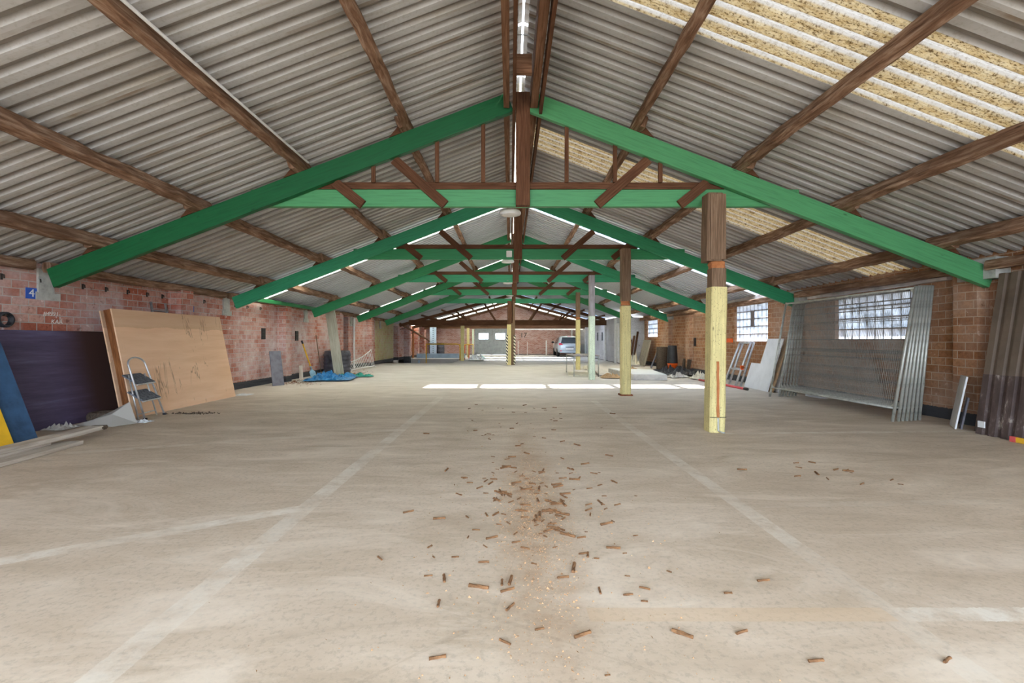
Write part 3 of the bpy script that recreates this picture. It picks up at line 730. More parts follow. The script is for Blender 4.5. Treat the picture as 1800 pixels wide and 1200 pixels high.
tag(MB().tube([(X0-2.98+.12, YB+.2, top(2.86)+.05), (X0-2.98+.12, 6.1, top(2.86)+.05)], .014, 8).build('conduit', 'whitepaint'), 'thin white conduit along the second purlin over the tan panel', 'conduit')
# green rail along the left wall, lamps
tag(MB().beam((WL+.3, 11.3, 2.2), (WL+.3, 15.2, 2.2), .06, .1, seg=4, rough=.002).build('green_rail', 'green'), 'green timber rail along the red brick wall above the shovel', 'rail')
for i, (y, x, r) in enumerate(((6.62, .0, .155), (10.72, -.06, .15), (14.8, -.08, .15), (18.95, -.02, .15))):
    t = thing('round_lamp', ['round white lamp under the largest green truss', 'round white lamp under the green truss with the junction box', 'round white lamp under the third green collar beam', 'round white lamp under the fourth green collar beam'][i], 'lamp', (x, y, 3.02), group='round lamps under the collar beams')
    MB().lathe([(r*.96, 0), (r, .012), (r, .03), (r*.9, .05), (.03, .055)], n=28).build('housing', 'lamp', t, smooth=True)
    MB().lathe([(.0001, -.012), (r*.6, -.008), (r*.93, .0)], n=28).build('diffuser', 'lamp', t, smooth=True)
    MB().box((-.03, -.35, .05), (.03, .03, .07)).build('bracket', 'postgrey', t)

# dark trusses of the low back roof
def low_truss(y, mat, label):
    t = thing('back_truss', label, 'roof truss', (X0, y, 0), group='dark trusses of the low back roof')
    MB().beam((-5.85, 0, 2.16), (5.25, 0, 2.16), .12, .3, seg=8, rough=.003).build('tie_beam', mat, t)
    th = math.atan(BSL)
    for s in (-1, 1):
        n = V((s*math.sin(th), 0, math.cos(th))); D = 6.4 if s < 0 else 5.2
        MB().beam(V((s*.05, 0, BR-.175))-n*.08, V((s*D, 0, BR-.175-BSL*D))-n*.08, .09, .16, up=n, seg=8, rough=.003).build('rafter', mat, t)
        for d_ in (1.6, 3.2, 4.7):
            MB().beam((s*(d_-.6), 0, 2.3), (s*d_, 0, BR-.33-BSL*d_), .1, .06, up=(0, 1, 0)).build('strut', mat, t)
    MB().beam((0, 0, 2.3), (0, 0, 3.75), .14, .1, up=(0, 1, 0)).build('king_post', mat, t)
    return t
low_truss(25.6, 'brown', 'dark brown truss with a full tie beam, first beyond the green trusses')
low_truss(29.4, 'ridge', 'brown truss of the low roof, second beyond the green trusses')
low_truss(33.0, 'ridge', 'brown truss of the low roof closest to the double door')
for s, nm in ((-1, 'over the double door'), (1, 'over the car')):
    for k, d_ in enumerate((1.3, 2.6, 3.9, 5.0)):
        p = tag(MB().beam((X0+s*d_, YE, BR-.095-BSL*d_), (X0+s*d_, YF-.02, BR-.095-BSL*d_), .07, .09, seg=6, rough=.003).build('back_purlin', 'brown'),
            'thin brown purlin of the low back roof %s, %s' % (nm, OR[k]), 'purlin', 'purlins of the low back roof')
tag(MB().box((-.2, 33.9, 1.92), (XP-.1, 34.05, 2.08)).build('white_lintel', 'whitepaint'), 'long pale beam spanning above the parked car', 'beam')

# ------------------------------------------------------------------ posts
def post(label, x, y, zs, col, w, lean=0, topmat='postbrown', plate=False, orange=True, group='timber posts in the row on the window side'):
    t = thing('timber_post', label, 'post', (x, y, 0), group=group)
    zc, zo, zt = zs
    MB().beam((0, 0, 0), (lean*zc/zt, 0, zc), w, w, up=(0, 1, 0), seg=10, rough=.0025, ch=.1).build('painted_shaft', col, t)
    if orange:
        MB().beam((lean*zc/zt, 0, zc), (lean*zc/zt, 0, zo), w*.9, w*.9, up=(0, 1, 0), seg=4, rough=.003, ch=.1).build('bare_shaft', topmat, t)
        MB().beam((lean*zc/zt, 0, zo), (lean*zc/zt, 0, zo+.09), w*.86, w*.86, up=(0, 1, 0), seg=3, rough=.012, ch=.25).build('splintered_joint', 'orangewood', t)
        z2 = zo+.09
    else: z2 = zc
    MB().beam((lean*z2/zt, -.0, z2), (lean, 0, zt), w*.98, w*1.02, up=(0, 1, 0), seg=6, rough=.003, ch=.08).build('upper_shaft', topmat, t)
    if plate: MB().box((-w*.65, -w*.65, 0), (w*.65, w*.65, .03)).build('foot_plate', 'rust', t)
    return t
p1 = post('pale yellow post with brown top, thickest and closest of the row', 2.68, 5.98, (1.885, 2.13, 3.1), 'yellow', .205, .05)
MB().beam((.0, -.107, .2), (.0, -.107, .92), .03, .012, up=(0, 1, 0), seg=8, rough=.004).build('split_scar', 'orangewood', p1)
p1.children[-1].location.x = -.075
MB().tube([(-.0, -.112, .19), (0, -.118, .03), (.03, -.16, .012), (.06, -.17, .012)], .012, 6).build('bent_pipe', 'galv', p1)
MB().tube([(-.105, -.107, .2), (.105, -.107, .2)], .004, 5).build('wire_band', 'iron', p1)
MB().beam((-.0, -.108, 2.24), (-.0, -.108, 3.08), .2, .02, up=(0, 1, 0), seg=3, rough=.002).build('cover_board', 'postbrown', p1)
post('pale yellow post on a rusty foot plate, behind the bright floor patch edge', 2.49, 9.85, (1.93, 1.94, 3.16), 'yellow', .2, .0, plate=True)
post('mint green post with grey top beside the table', 2.46, 13.75, (1.91, 1.92, 3.14), 'mint', .175, .0, 'postgrey', orange=False)
post('thin pale yellow post behind the metal table', 2.72, 18.3, (2.0, 2.02, 3.1), 'yellow', .17, .0)
cp = thing('striped_post', 'central post with yellow face and black and white hazard stripes', 'post', (.02, 21.7, 0))
MB().beam((-.08, 0, 0), (-.08, 0, 1.93), .2, .2, up=(0, 1, 0), seg=8, rough=.003).build('yellow_shaft', 'yellow', cp)
MB().beam((.11, .02, 0), (.11, .02, 2.0), .18, .2, up=(0, 1, 0), seg=8, rough=.003).build('brown_shaft', 'postbrown', cp)
MB().beam((-.06, .1, 1.93), (-.06, .1, 3.05), .2, .1, up=(0, 1, 0), seg=4, rough=.004).build('upper_shaft', 'brown', cp)
MB().beam((.15, .1, 2.0), (.15, .1, 3.05), .1, .1, up=(0, 1, 0), seg=4, rough=.004).build('upper_shaft', 'postbrown', cp)
for x in (-.17, .185):
    MB().box((x-.042, -.135, .06), (x+.042, -.1, 1.42)).build('hazard_strip', 'hazard', cp)
for k, (x, y, w, lb) in enumerate(((-2.72, 25.9, .19, 'pale yellow post at the corner of the loading pit'), (-2.9, 31.3, .17, 'yellow post standing between the pit and the double door'), (-2.83, 34.6, .14, 'thin white-yellow post beside the double door'))):
    t = thing('timber_post', lb, 'post', (x, y, 0), group='posts by the loading pit')
    MB().beam((0, 0, 0), (0, 0, 2.0), w, w, up=(0, 1, 0), seg=4, rough=.002).build('painted_shaft', 'yellow' if k < 2 else 'mint', t)

# ------------------------------------------------------------------ things along the left wall
def board(name, label, cat, base, top_off, th, mat, group=None, edge=None):
    """base: two floor points; leans by top_off"""
    a, b = V(base[0]), V(base[1]); u = V(top_off)
    m = MB().slab([a, b, b+u, a+u], th)
    o = m.build(name, mat, None, a)
    tag(o, label, cat, group); bevel(o, .003, 1)
    return o
board('purple_board', 'dark purple film-faced board leaning on the red brick wall', 'board', ((-6.22, 8.75, 0), (-6.22, 5.2, 0)), (-.3, 0, 1.33), .02, 'purple')
board('navy_board', 'navy blue board leaning against the purple board', 'board', ((-5.52, 5.34, 0), (-5.52, 4.0, 0)), (-.52, 0, 1.33), .02, 'navy')
board('yellow_board', 'bright yellow board leaning on the navy board', 'board', ((-5.46, 5.03, 0), (-5.46, 4.0, 0)), (-.52, 0, 1.3), .02, 'yellowboard')
for k, (a, b, w, h, lb) in enumerate((((-5.02, 4.0, .1), (-5.17, 5.68, .1), .17, .05, 'grey plank with a mossy rotten end, on top at the yellow board'), ((-4.86, 4.0, .025), (-5.0, 5.2, .025), .22, .04, 'thin pale plank lying under the mossy-ended plank'))):
    o = MB().beam(a, b, w, h, seg=6, rough=.003).build('floor_plank', 'floorplank', None, a)
    tag(o, lb, 'plank', 'planks on the floor by the navy board')
    if k == 0:
        e = MB().beam((0-.148, 1.66, 0), (-.155, 1.75, 0), w*1.02, h*1.04, seg=2, rough=.006, ch=.3); e.build('rotten_end', plain('moss_end', (.2, .2, .08), .95).name if False else 'soil', o)
o = MB().beam((-5.0, 4.0, .06), (-5.1, 5.0, .06), .1, .03, seg=3, rough=.002).build('floor_plank', 'floorplank', None, (-5.0, 4.0, .06)); tag(o, 'short packing slat between the two floor planks', 'plank', 'planks on the floor by the navy board')
# round black coil on the wall
t = thing('hose_coil', 'small black coil hung on the brick wall above the navy board', 'hose coil', (WL+.05, 5.86, 1.46))
for k in range(3): MB().tube([(.01+.025*k, .085*math.cos(q*PI/10), .085*math.sin(q*PI/10)) for q in range(20)], .016, 6, closed=True).build('loop', 'black', t)
MB().box((-.05, -.015, .05), (.06, .015, .075)).build('hook', 'iron', t)

# tan hollow panel
pa, pb = V((-5.78, 6.98, 0)), V((-5.84, 9.68, 0)); up = V((-.34, 0, 1.68)); n_ = V((-1, 0, -.2)).normalized()
t = thing('hollow_panel', 'large tan plywood panel with water stains leaning on the brick wall', 'panel', pa)
def rl(q): return V(q)-pa
f1 = MB().slab([rl(pb), rl(pa), rl(pa+up), rl(pb+up)], .02).build('front_face', 'tan', t)
nn = (pa-pb).cross(up).normalized()
if nn.x < 0: nn = -nn
back = -nn
f2 = MB().slab([rl(pb)+back*.17, rl(pa)+back*.17, rl(pa+up)+back*.17, rl(pb+up)+back*.17], .02).build('rear_face', 'tan', t)
yv = (pb-pa).normalized()
for q in (pa+yv*.08, pb-yv*.08):
    MB().beam(rl(q)+back*.085, rl(q+up)+back*.085, .1, .14, up=yv, seg=8, rough=.002).build('edge_timber', 'varnish', t)
MB().beam(rl(pa+yv*.1)+back*.085+up*.02, rl(pb-yv*.1)+back*.085+up*.02, .1, .05, seg=4).build('bottom_rail', 'varnish', t)
MB().beam(rl(pa+yv*.1)+back*.085+up*.96, rl(pb-yv*.1)+back*.085+up*.96, .1, .05, seg=4).build('top_rail', 'varnish', t)

def step_ladder(name, label, H, w, nst, loc, rz, lean, tmat, hoop=True):
    t = thing(name, label, 'step ladder', loc, rz); ln = math.tan(lean)
    def q(x, z, back=0): return (x, ln*z+back, z)
    pts = [q(-w/2, 0), q(-w/2*.82, H*.86)]
    for k in range(9):
        a = PI-PI*k/8; pts.append(q(w/2*.82*math.cos(a), H*.88+(H*.12)*math.sin(a)))
    pts += [q(w/2*.82, H*.86), q(w/2, 0)]
    MB().tube(pts, .013, 8).build('front_frame', 'alu', t, smooth=True)
    MB().tube([q(-w/2*.92, 0, .1), q(-w/2*.76, H*.72, .05)], .011, 8).build('rear_leg', 'alu', t, smooth=True)
    MB().tube([q(w/2*.92, 0, .1), q(w/2*.76, H*.72, .05)], .011, 8).build('rear_leg', 'alu', t, smooth=True)
    MB().tube([q(-w/2*.9, .08, .095), q(w/2*.9, .08, .095)], .009, 6).build('rear_brace', 'alu', t)
    for k in range(nst):
        z = H*(.3+.27*k); hw = w/2*(.98-.16*z/H)
        s = MB(); a = V(q(0, z)); dv = V((0, ln*.6, .13))
        s.slab([a+V((-hw, -.03, 0)), a+V((hw, -.03, 0)), a+V((hw*.96, -.01, 0))+dv, a+V((-hw*.96, -.01, 0))+dv], .02)
        so = s.build('tread', tmat, t)
        MB().tube([a+V((-hw, -.04, -.005)), a+V((hw, -.04, -.005))], .011, 6).build('tread_edge', 'alu', so)
    for s_ in (-1, 1): MB().box((s_*w/2-.018, -.02, 0), (s_*w/2+.018, .02, .03)).build('foot', 'black', t)
    return t
step_ladder('step_ladder', 'small grey two-tread step ladder leaning on the tan plywood panel', .93, .5, 2, (-5.5, 7.05, .0), math.atan2(.46, -.08)+0, math.radians(17), 'tread')
t = thing('aluminium_ladder', 'aluminium ladder top showing above the tan plywood panel', 'ladder', (-6.16, 8.35, 0), PI/2)
for s in (-1, 1): MB().tube([(s*.2, .0, 0), (s*.17, .3, 1.88)], .02, 8).build('stile', 'alu', t, smooth=True)
for k in range(7): MB().tube([(-.2, .02+.041*k, .2+.255*k), (.2, .02+.041*k, .2+.255*k)], .015, 6).build('rung', 'alu', t)
# crumpled plastic, tyre, scraps
def crumple(name, mat, pts_c, sx, sy, h, label, cat, seed, nx=16, ny=12, rz=0, fold=3.0, edge=.35, parent=None, loc=None):
    m = MB(); g = []
    for i in range(nx+1):
        row = []
        for j in range(ny+1):
            u, v = i/nx*2-1, j/ny*2-1
            r = 1+edge*.5*mnoise.noise(V((math.atan2(v, u)*1.3, seed, 0)))
            x, y = u*sx/2*r, v*sy/2*r
            e = max(0, 1-max(abs(u), abs(v))**3)
            z = h*(.12+.88*abs(mnoise.noise(V((u*fold, v*fold, seed)))+.35*mnoise.noise(V((u*fold*2.7, v*fold*2.7, seed+3))))*1.5*e)
            x += .05*sx*mnoise.noise(V((u*4, v*4, seed+9))); y += .05*sy*mnoise.noise(V((u*4, v*4, seed+19)))
            c, s = math.cos(rz), math.sin(rz)
            row.append(m.vert((x*c-y*s, x*s+y*c, max(.004, z))))
        g.append(row)
    for i in range(nx):
        for j in range(ny): m.face((g[i][j], g[i+1][j], g[i+1][j+1], g[i][j+1]))
    o = m.build(name, mat, parent); o.location = loc if loc is not None else pts_c
    so = o.modifiers.new('thick', 'SOLIDIFY'); so.thickness = .004; so.offset = 1
    if label: tag(o, label, cat)
    return o
m = MB(); c = V((-5.7, 6.42, 0))
pl = [(-.34, -.12, .01), (.26, -.2, .01), (.42, .02, .02), (.2, .16, .3), (-.04, .12, .16), (-.3, .06, .03)]
ctr = (.1, -.02, .15)
ids = [m.vert(q) for q in pl]; cc = m.vert(ctr)
for k in range(6): m.face((ids[k], ids[(k+1) % 6], cc))
o = m.build('plastic_sheet', 'film'); o.location = c; sb = o.modifiers.new('sub', 'SUBSURF'); sb.levels = 2; sb.render_levels = 2; sb.subdivision_type = 'SIMPLE'
so = o.modifiers.new('thick', 'SOLIDIFY'); so.thickness = .006; so.offset = 1
tag(o, 'folded translucent plastic sheet on the floor beside the step ladder', 'plastic sheet')
crumple('plastic_scrap', 'film', V((-6.02, 6.1, 0)), .28, .26, .1, 'crumpled translucent plastic scrap beside the folded plastic sheet', 'plastic scrap', 4.2)
crumple('paper_scrap', 'white', V((-5.36, 6.62, 0)), .24, .16, .05, 'crumpled white paper scrap between plastic sheet and step ladder', 'paper', 8.8, 10, 8)
t = thing('old_tyre', 'dark dusty tyre lying behind the plastic sheet', 'tyre', (-6.01, 6.74, 0))
MB().lathe([(.11, .02), (.17, .0), (.2, .04), (.2, .1), (.17, .14), (.11, .13), (.09, .075), (.11, .02)], n=32).build('tyre_ring', 'soil', t, smooth=True)
m = MB()
for k in range(120):
    p = G(340, 727)+V((R.gauss(0, .16), R.gauss(0, .06), 0)); r = R.uniform(.006, .02); i = [m.vert(p+V((R.uniform(-r, r)*2, R.uniform(-r, r), R.uniform(0, r*1.4)))) for _ in range(4)]
    for q in ((0,1,2),(0,1,3),(1,2,3),(0,2,3)): m.face([i[k_] for k_ in q])
tag(m.build('dirt', 'soil'), 'dark clump of leaf dirt in front of the tan panel', 'dirt', kind='stuff')
m = MB()
for k in range(420):
    px_ = R.choice((R.gauss(525, 18), R.gauss(630, 12))); py_ = (672 if px_ < 580 else 657)+R.gauss(0, 2.2); p = G(px_, py_); p.x = max(p.x, WL+.34)
    r = R.uniform(.006, .025); i = [m.vert(p+V((R.uniform(-r, r)*2, R.uniform(-r, r)*2, R.uniform(0, r)))) for _ in range(4)]
    for q in ((0,1,2),(0,1,3),(1,2,3),(0,2,3)): m.face([i[k_] for k_ in q])
tag(m.build('leaf_litter', 'rust'), 'reddish leaf litter at the foot of the red brick wall', 'leaf litter', kind='stuff')
crumple('white_scrap', 'white', G(428, 694), .3, .35, .03, 'flat white scrap at the end of the tan panel', 'scrap', 1.3, 8, 8)

board('grey_board', 'dark grey board leaning on the brick wall before the pilaster', 'board', (G(500, 676.5), G(480, 678.5)), (-.2, .2, .9), .025, 'grey')
# shovel and broom
t = thing('shovel', 'shovel with yellow handle and blue blade against the brick wall', 'shovel', G(553, 665))
base = V((0, 0, 0)); tip = V((-.4, .02, 1.15)); e = tip.normalized()
MB().tube([e*.38, tip*.96], .022, 8).build('handle', 'steelyellow', t, smooth=True)
MB().tube([e*1.14, e*1.24], .03, 8).build('grip', 'black', t, smooth=True)
MB().tube([e*.22, e*.4], .024, 8).build('socket', 'bluesteel', t, smooth=True)
m = MB(); sd = V((.35, .93, 0)).normalized(); A_, B_ = [], []
for w_, l_ in ((.1, .0), (.12, .1), (.12, .22), (.03, .3)):
    A_.append(m.vert(e*l_-sd*w_)); B_.append((m.vert(e*l_+sd.cross(e)*.025), m.vert(e*l_+sd*w_)))
for k in range(3):
    m.face((A_[k], B_[k][0], B_[k+1][0], A_[k+1])); m.face((B_[k][0], B_[k][1], B_[k+1][1], B_[k+1][0]))
o = m.build('blade', 'bluesteel', t); so = o.modifiers.new('thick', 'SOLIDIFY'); so.thickness = .008
t = thing('broom', 'wooden broom with thin handle beside the shovel', 'broom', G(566, 660))
MB().tube([(-.03, .0, .08), (-.24, .1, 1.35)], .015, 8).build('broom_handle', 'postbrown', t, smooth=True)
MB().beam((-.03, -.18, .09), (-.03, .18, .09), .07, .06).build('broom_head', 'postbrown', t)
MB().box((-.06, -.17, 0), (.0, .17, .06)).build('bristles', 'soil', t)
tag(MB().beam((-6.2, 13.5, .02), (-6.33, 13.75, .42), .1, .03, seg=3, rough=.003).build('plank_offcut', 'floorplank'), 'short plank offcut leaning by the pilaster and shovel', 'plank')
# drum
t = thing('plastic_drum', 'big dark drum behind the tall leaning plank', 'drum', (-6.08, 16.0, 0))
pr = [(.40, 0), (.44, .04)]
for k in range(5): pr += [(.44, .1+k*.13), (.455, .13+k*.13), (.455, .16+k*.13), (.44, .19+k*.13)]
pr += [(.42, .8), (.38, .82), (.38, .76), (.0001, .76)]
MB().lathe(pr, n=36).build('drum_body', 'barrel', t, smooth=True)
# tall plank
a = V((-5.58, 14.85, 0)); o = MB().beam(a+V((0, 0, .02)), (-5.92, 14.85, 2.43), .3, .045, up=(-.2, 1, 0), seg=10, rough=.002).build('tall_plank', 'plank', None, a)
tag(o, 'tall pale plank leaning from the floor up to the green rafter', 'plank')
# orange pipe in the doorway
t = thing('orange_pipe', 'orange drain pipe with grey top in the dark doorway', 'pipe', (-6.62, 17.7, 0))
MB().tube([(0, 0, 0), (0, 0, 1.05)], .055, 12).build('pipe_body', 'orange', t, smooth=True)
MB().tube([(0, 0, 1.05), (0, 0, 1.18), (-.05, 0, 1.28), (-.18, 0, 1.5)], .05, 12).build('pipe_top', 'galv', t, smooth=True)
# tarp
cen = G(585, 667)
t = thing('blue_tarp', 'crumpled blue tarpaulin on the floor below the tall plank', 'tarpaulin', cen)
crumple('tarp_sheet', 'bluetarp', cen, 1.25, 1.5, .2, None, None, 2.7, 26, 22, .2, 3.4, parent=t, loc=(0, 0, .015))
crumple('tarp_fold', 'bluetarp', cen, .6, .8, .2, None, None, 12.7, 16, 14, .9, 3.0, parent=t, loc=(-.2, .1, .06))
tg = thing('green_tarp', 'green plastic sheet poking out under the blue tarpaulin', 'plastic sheet', cen+V((.15, .55, 0)))
crumple('sheet_fold', 'greentarp', cen, 1.2, .4, .14, None, None, 5.5, 18, 10, .12, 3.0, parent=tg, loc=(.12, .4, .005))
# white slatted rack
a, b = V((-6.0, 17.0, 0)), V((-5.98, 20.1, 0))
t = thing('slatted_rack', 'white slatted metal rack with rising top rail at the brick wall', 'rack', a)
def rk(u, v): return V((-.25*v*.6, 3.1*u, .06+v*(.28+.42*u*u)))
MB().tube([rk(k/12, 1) for k in range(13)], .016, 6).build('top_rail', 'whitepaint', t)
MB().tube([rk(k/12, 0) for k in range(13)], .016, 6).build('bottom_rail', 'whitepaint', t)
for k in range(17): MB().tube([rk(k/16, 0), rk(k/16, 1)], .011, 6).build('slat', 'whitepaint', t)
for u in (.02, .98): MB().tube([rk(u, 0), (.12, 3.1*u, 0)], .014, 6).build('leg', 'whitepaint', t)
tag(MB().tube([(WL+.06, 19.05, 0), (WL+.06, 19.05, 2.1)], .04, 8).build('white_pipe', 'whitepaint'), 'thin white pipe on the wall beside the dark doorway', 'pipe')
# iron hooks and vents
for k, y in enumerate((5.9, 6.36, 7.02, 7.42, 7.84, 8.26, 8.62, 9.35, 9.8, 10.9, 11.4, 12.0)):
    m = MB(); m.box((WL-.01, y-.012, 1.98), (WL+.01, y+.012, 2.06)); m.tube([(WL, y, 2.05), (WL+.035, y, 2.045), (WL+.04, y, 2.0)], .008, 6)
    tag(m.build('iron_hook', 'iron'), 'small dark iron hook in the row high on the red brick wall', 'hook', 'iron hooks on the brick wall')
for x, y, z, lb in ((WL, 12.15, 1.36, 'black slot vent on the brick wall above the grey board'), (WL, 14.05, 1.32, 'black slot vent on the brick wall above the shovel'), (WR, 16.25, 1.12, 'black slot vent on the window wall beside the drum')):
    s = 1 if x < 0 else -1
    m = MB(); lo, hi = min(x, x+s*.02), max(x, x+s*.02); m.box((lo, y-.09, z-.15), (hi, y+.09, z+.15)); o = m.build('slot_vent', 'blackpaint'); tag(o, lb, 'vent')
    f = MB()
    for q in (-.08, 0, .08): f.box((min(x, x+s*.028), y-.07, z+q-.01), (max(x, x+s*.028), y+.07, z+q+.01))
    f.build('louvre', 'iron', o)

# ------------------------------------------------------------------ things along the right wall
def fence_panel():
    t = thing('mesh_fence', 'x', 'fence panel', (0, 0, 0))
    L, H, r = 2.95, 2.02, .021
    MB().tube([(0, 0, 0), (0, 0, H)], r, 10).build('side_tube', 'galv', t, smooth=True)
    MB().tube([(0, L, 0), (0, L, H)], r, 10).build('side_tube', 'galv', t, smooth=True)
    MB().tube([(0, 0, H-.025), (0, L, H-.025)], r*.9, 10).build('top_rail', 'galv', t, smooth=True)
    MB().tube([(0, 0, .2), (0, L, .2)], r*.9, 10).build('bottom_rail', 'galv', t, smooth=True)
    for y, s in ((0, 1), (L, -1)):
        for z, q in ((.2, 1), (H-.025, -1)):
            m = MB().slab([(-.004, y, z), (-.004, y+s*.1, z), (-.004, y, z+q*.1)], .008); m.build('gusset', 'galv', t)
    m = MB(); n = 88
    for k in range(1, n):
        y = L*k/n; m.tube([(0, y, .2), (0, y, H-.03)], .0014, 4, cap=False)
    for z in (.36, .52, .55, .72, .9, 1.0, 1.03, 1.22, 1.4, 1.52, 1.55, 1.72, 1.85): m.tube([(.004, 0, z), (.004, L, z)], .002, 4, cap=False)
    m.build('wire_mesh', 'wire', t)
    return t
f0 = fence_panel()
FB = [5.6, 5.7, 5.78, 5.86, 5.94, 6.02, 6.1]; FT = [5.96, 6.01, 6.06, 6.12, 6.18, 6.24, 6.3]
FL = ['mesh fence panel at the front of the leaning stack', 'mesh fence panel second in the leaning stack', 'mesh fence panel third in the leaning stack', 'mesh fence panel in the middle of the leaning stack',
      'mesh fence panel third from the wall in the stack', 'mesh fence panel second from the wall in the stack', 'mesh fence panel against the wall at the back of the stack']
for i in range(7):
    o = f0 if i == 0 else copy_tree(f0)
    o.location = (FB[i], 6.67+.02*i, 0); o.rotation_euler = (0, math.asin((FT[i]-FB[i])/2.02), -.055 if i == 0 else -.03)
    if i == 0: o.rotation_euler = (0, math.asin((FT[i]-FB[i])/2.02), .04)
    else: o.rotation_euler = (0, math.asin((FT[i]-FB[i])/2.02), 0.0)
    tag(o, FL[i], 'fence panel', 'mesh fence panels stacked on the window wall')
tag(MB().box((6.32, 9.3, 0), (6.5, 9.75, .16)).build('fence_block', 'white'), 'white block on the floor behind the fence panel feet', 'block')
# white boards
def lean(a, b, tx, h, th, mat, name, label, cat, group=None, extra=None):
    a, b = V(a), V(b); u = V((tx, 0, h))
    o = MB().slab([a, b, b+u, a+u] if extra is None else [a+u*v_+(b-a)*u_ for u_, v_ in extra], th).build(name, mat, None, a)
    tag(o, label, cat, group); bevel(o, .002, 1); return o
lean((6.0, 11.65, 0), (5.9, 10.42, 0), .38, 1.22, .02, 'white', 'white_board', 'white board with a stepped corner leaning under the square window', 'board', 'boards leaning under the square window',
     [(0, 0), (1, 0), (1, 1), (.4, 1), (.4, .5), (0, .5)])
lean((6.06, 11.35, 0), (5.98, 10.34, 0), .38, 1.22, .025, 'chip', 'chipboard', 'brown chipboard directly behind the stepped white board', 'board', 'boards leaning under the square window')
lean((6.14, 11.3, 0), (6.06, 10.26, 0), .34, 1.22, .02, 'white', 'white_board', 'plain white board behind the brown chipboard', 'board', 'boards leaning under the square window')
# trestle
def frame(parent, off, ln, mat='alu'):
    W = .62; H = 1.12
    for y in (0, W): MB().tube([(off, y, 0), (off+ln, y*.9+.03, H)], .03, 8).build('stile', mat, parent, smooth=True)
    for z in (.42, H): MB().tube([(off+ln*z/H, .01, z), (off+ln*z/H, W*.93, z)], .026, 8).build('rung', mat, parent, smooth=True)
t = thing('aluminium_trestle', 'folded aluminium trestle leaning under the square glass block window', 'trestle', (5.86, 11.85, 0))
frame(t, 0, .42); frame(t, .14, .36)
MB().box((.14, -.035, .42), (.2, .035, .53)).build('warning_sticker', 'orange', t)
text('30', .075, 'sticker_number', 'blackpaint', (.16, -.038, .475), (PI/2, 0, 0), t)
t = thing('red_pole', 'red pole lying on the floor in front of the trestle', 'pole', (5.6, 10.75, 0))
MB().tube([(0, .14, .03), (-.06, 2.6, .03)], .028, 10).build('pole_shaft', 'red', t, smooth=True)
MB().tube([(.004, 0, .03), (0, .14, .03)], .033, 10).build('pole_end', 'iron', t, smooth=True)
m = MB().box((WR-.03, 13.5, 1.12), (WR, 13.95, 1.24)); o = m.build('orange_sign', 'orange'); tag(o, 'small orange plate on the wall below the square window', 'sign')
# brown cladding
def corr_sheet(name, mat, label, x, ya, yb, tx, h, per, amp, z0=0, group=None):
    m = MB(); n = int((yb-ya)/per); pts = []
    for k in range(n):
        for o, hh in ((0, 0), (.36, 0), (.44, 1), (.92, 1)): pts.append((ya+(k+o)*per, hh*amp))
    rows = [[m.vert((x+tx*v-hh*1.0, y, z0+h*v)) for v in (0, .33, .66, 1)] for y, hh in pts]
    for i in range(len(rows)-1):
        for k in range(3): m.face((rows[i][k], rows[i][k+1], rows[i+1][k+1], rows[i+1][k]))
    o = m.build(name, mat, None, (x, ya, z0)); so = o.modifiers.new('thick', 'SOLIDIFY'); so.thickness = .008; so.offset = 1
    return tag(o, label, 'cladding sheet', group)
corr_sheet('cladding_sheet', 'brownsheet', 'tall brown ribbed cladding sheet leaning on the wall beside the pilaster', 6.14, 3.9, 6.0, .33, 2.07, .15, .028, group='brown cladding sheets')
corr_sheet('cladding_sheet', 'darksheet', 'short dark scuffed cladding sheet standing in front of the tall brown one', 6.0, 3.9, 5.97, .1, .76, .15, .028, group='brown cladding sheets')
o = MB().box((5.955, 5.72, .09), (5.97, 5.8, .17)).build('paper_label', 'white'); tag(o, 'small white paper label on the scuffed brown cladding', 'label')
lean((6.22, 6.42, 0), (5.98, 6.1, 0), .16, .7, .02, 'white', 'white_offcut', 'narrow white board leaning at the edge of the brown cladding', 'board')
lean((6.1, 6.16, 0), (6.04, 6.08, 0), .1, .42, .02, 'grey', 'dark_strip', 'narrow dark strip beside the narrow white board', 'board')
t = thing('yellow_level', 'short yellow spirit level on the floor by the cladding', 'spirit level', (5.9, 5.2, 0))
MB().beam((0, -.5, .035), (0, .16, .035), .03, .06).build('level_body', 'steelyellow', t)
MB().beam((0, .1, .035), (0, .165, .035), .034, .064).build('end_cap', 'red', t)

# ------------------------------------------------------------------ middle right clutter
t = thing('metal_table', 'metal table with thin legs standing beside the mint post', 'table', (2.07, 14.8, 0))
tp = MB().box((-.03, -.03, .66), (.83, 2.0, .69)); bevel(tp.build('table_top', 'postgrey', t), .006)
for x in (0, .8):
    for y in (0, 1.96): MB().tube([(x, y, 0), (x, y, .66)], .018, 8).build('leg', 'galv', t, smooth=True)
MB().tube([(0, 1.96, .6), (.8, 1.96, .6)], .014, 6).build('cross_rail', 'galv', t)
o = MB().slab([(1.9, 14.9, .0), (2.75, 14.6, .0), (3.0, 16.0, .0), (2.1, 16.5, .0)], .05).build('cream_slab', 'cream'); tag(o, 'flat cream board lying on the floor under the table', 'board'); bevel(o, .01)
crumple('cream_sack', 'cream', G(1050, 655)+V((0, 2.0, 0)), .5, .8, .22, 'crumpled cream sheeting on the floor beside the mint post', 'sheeting', 21.3)
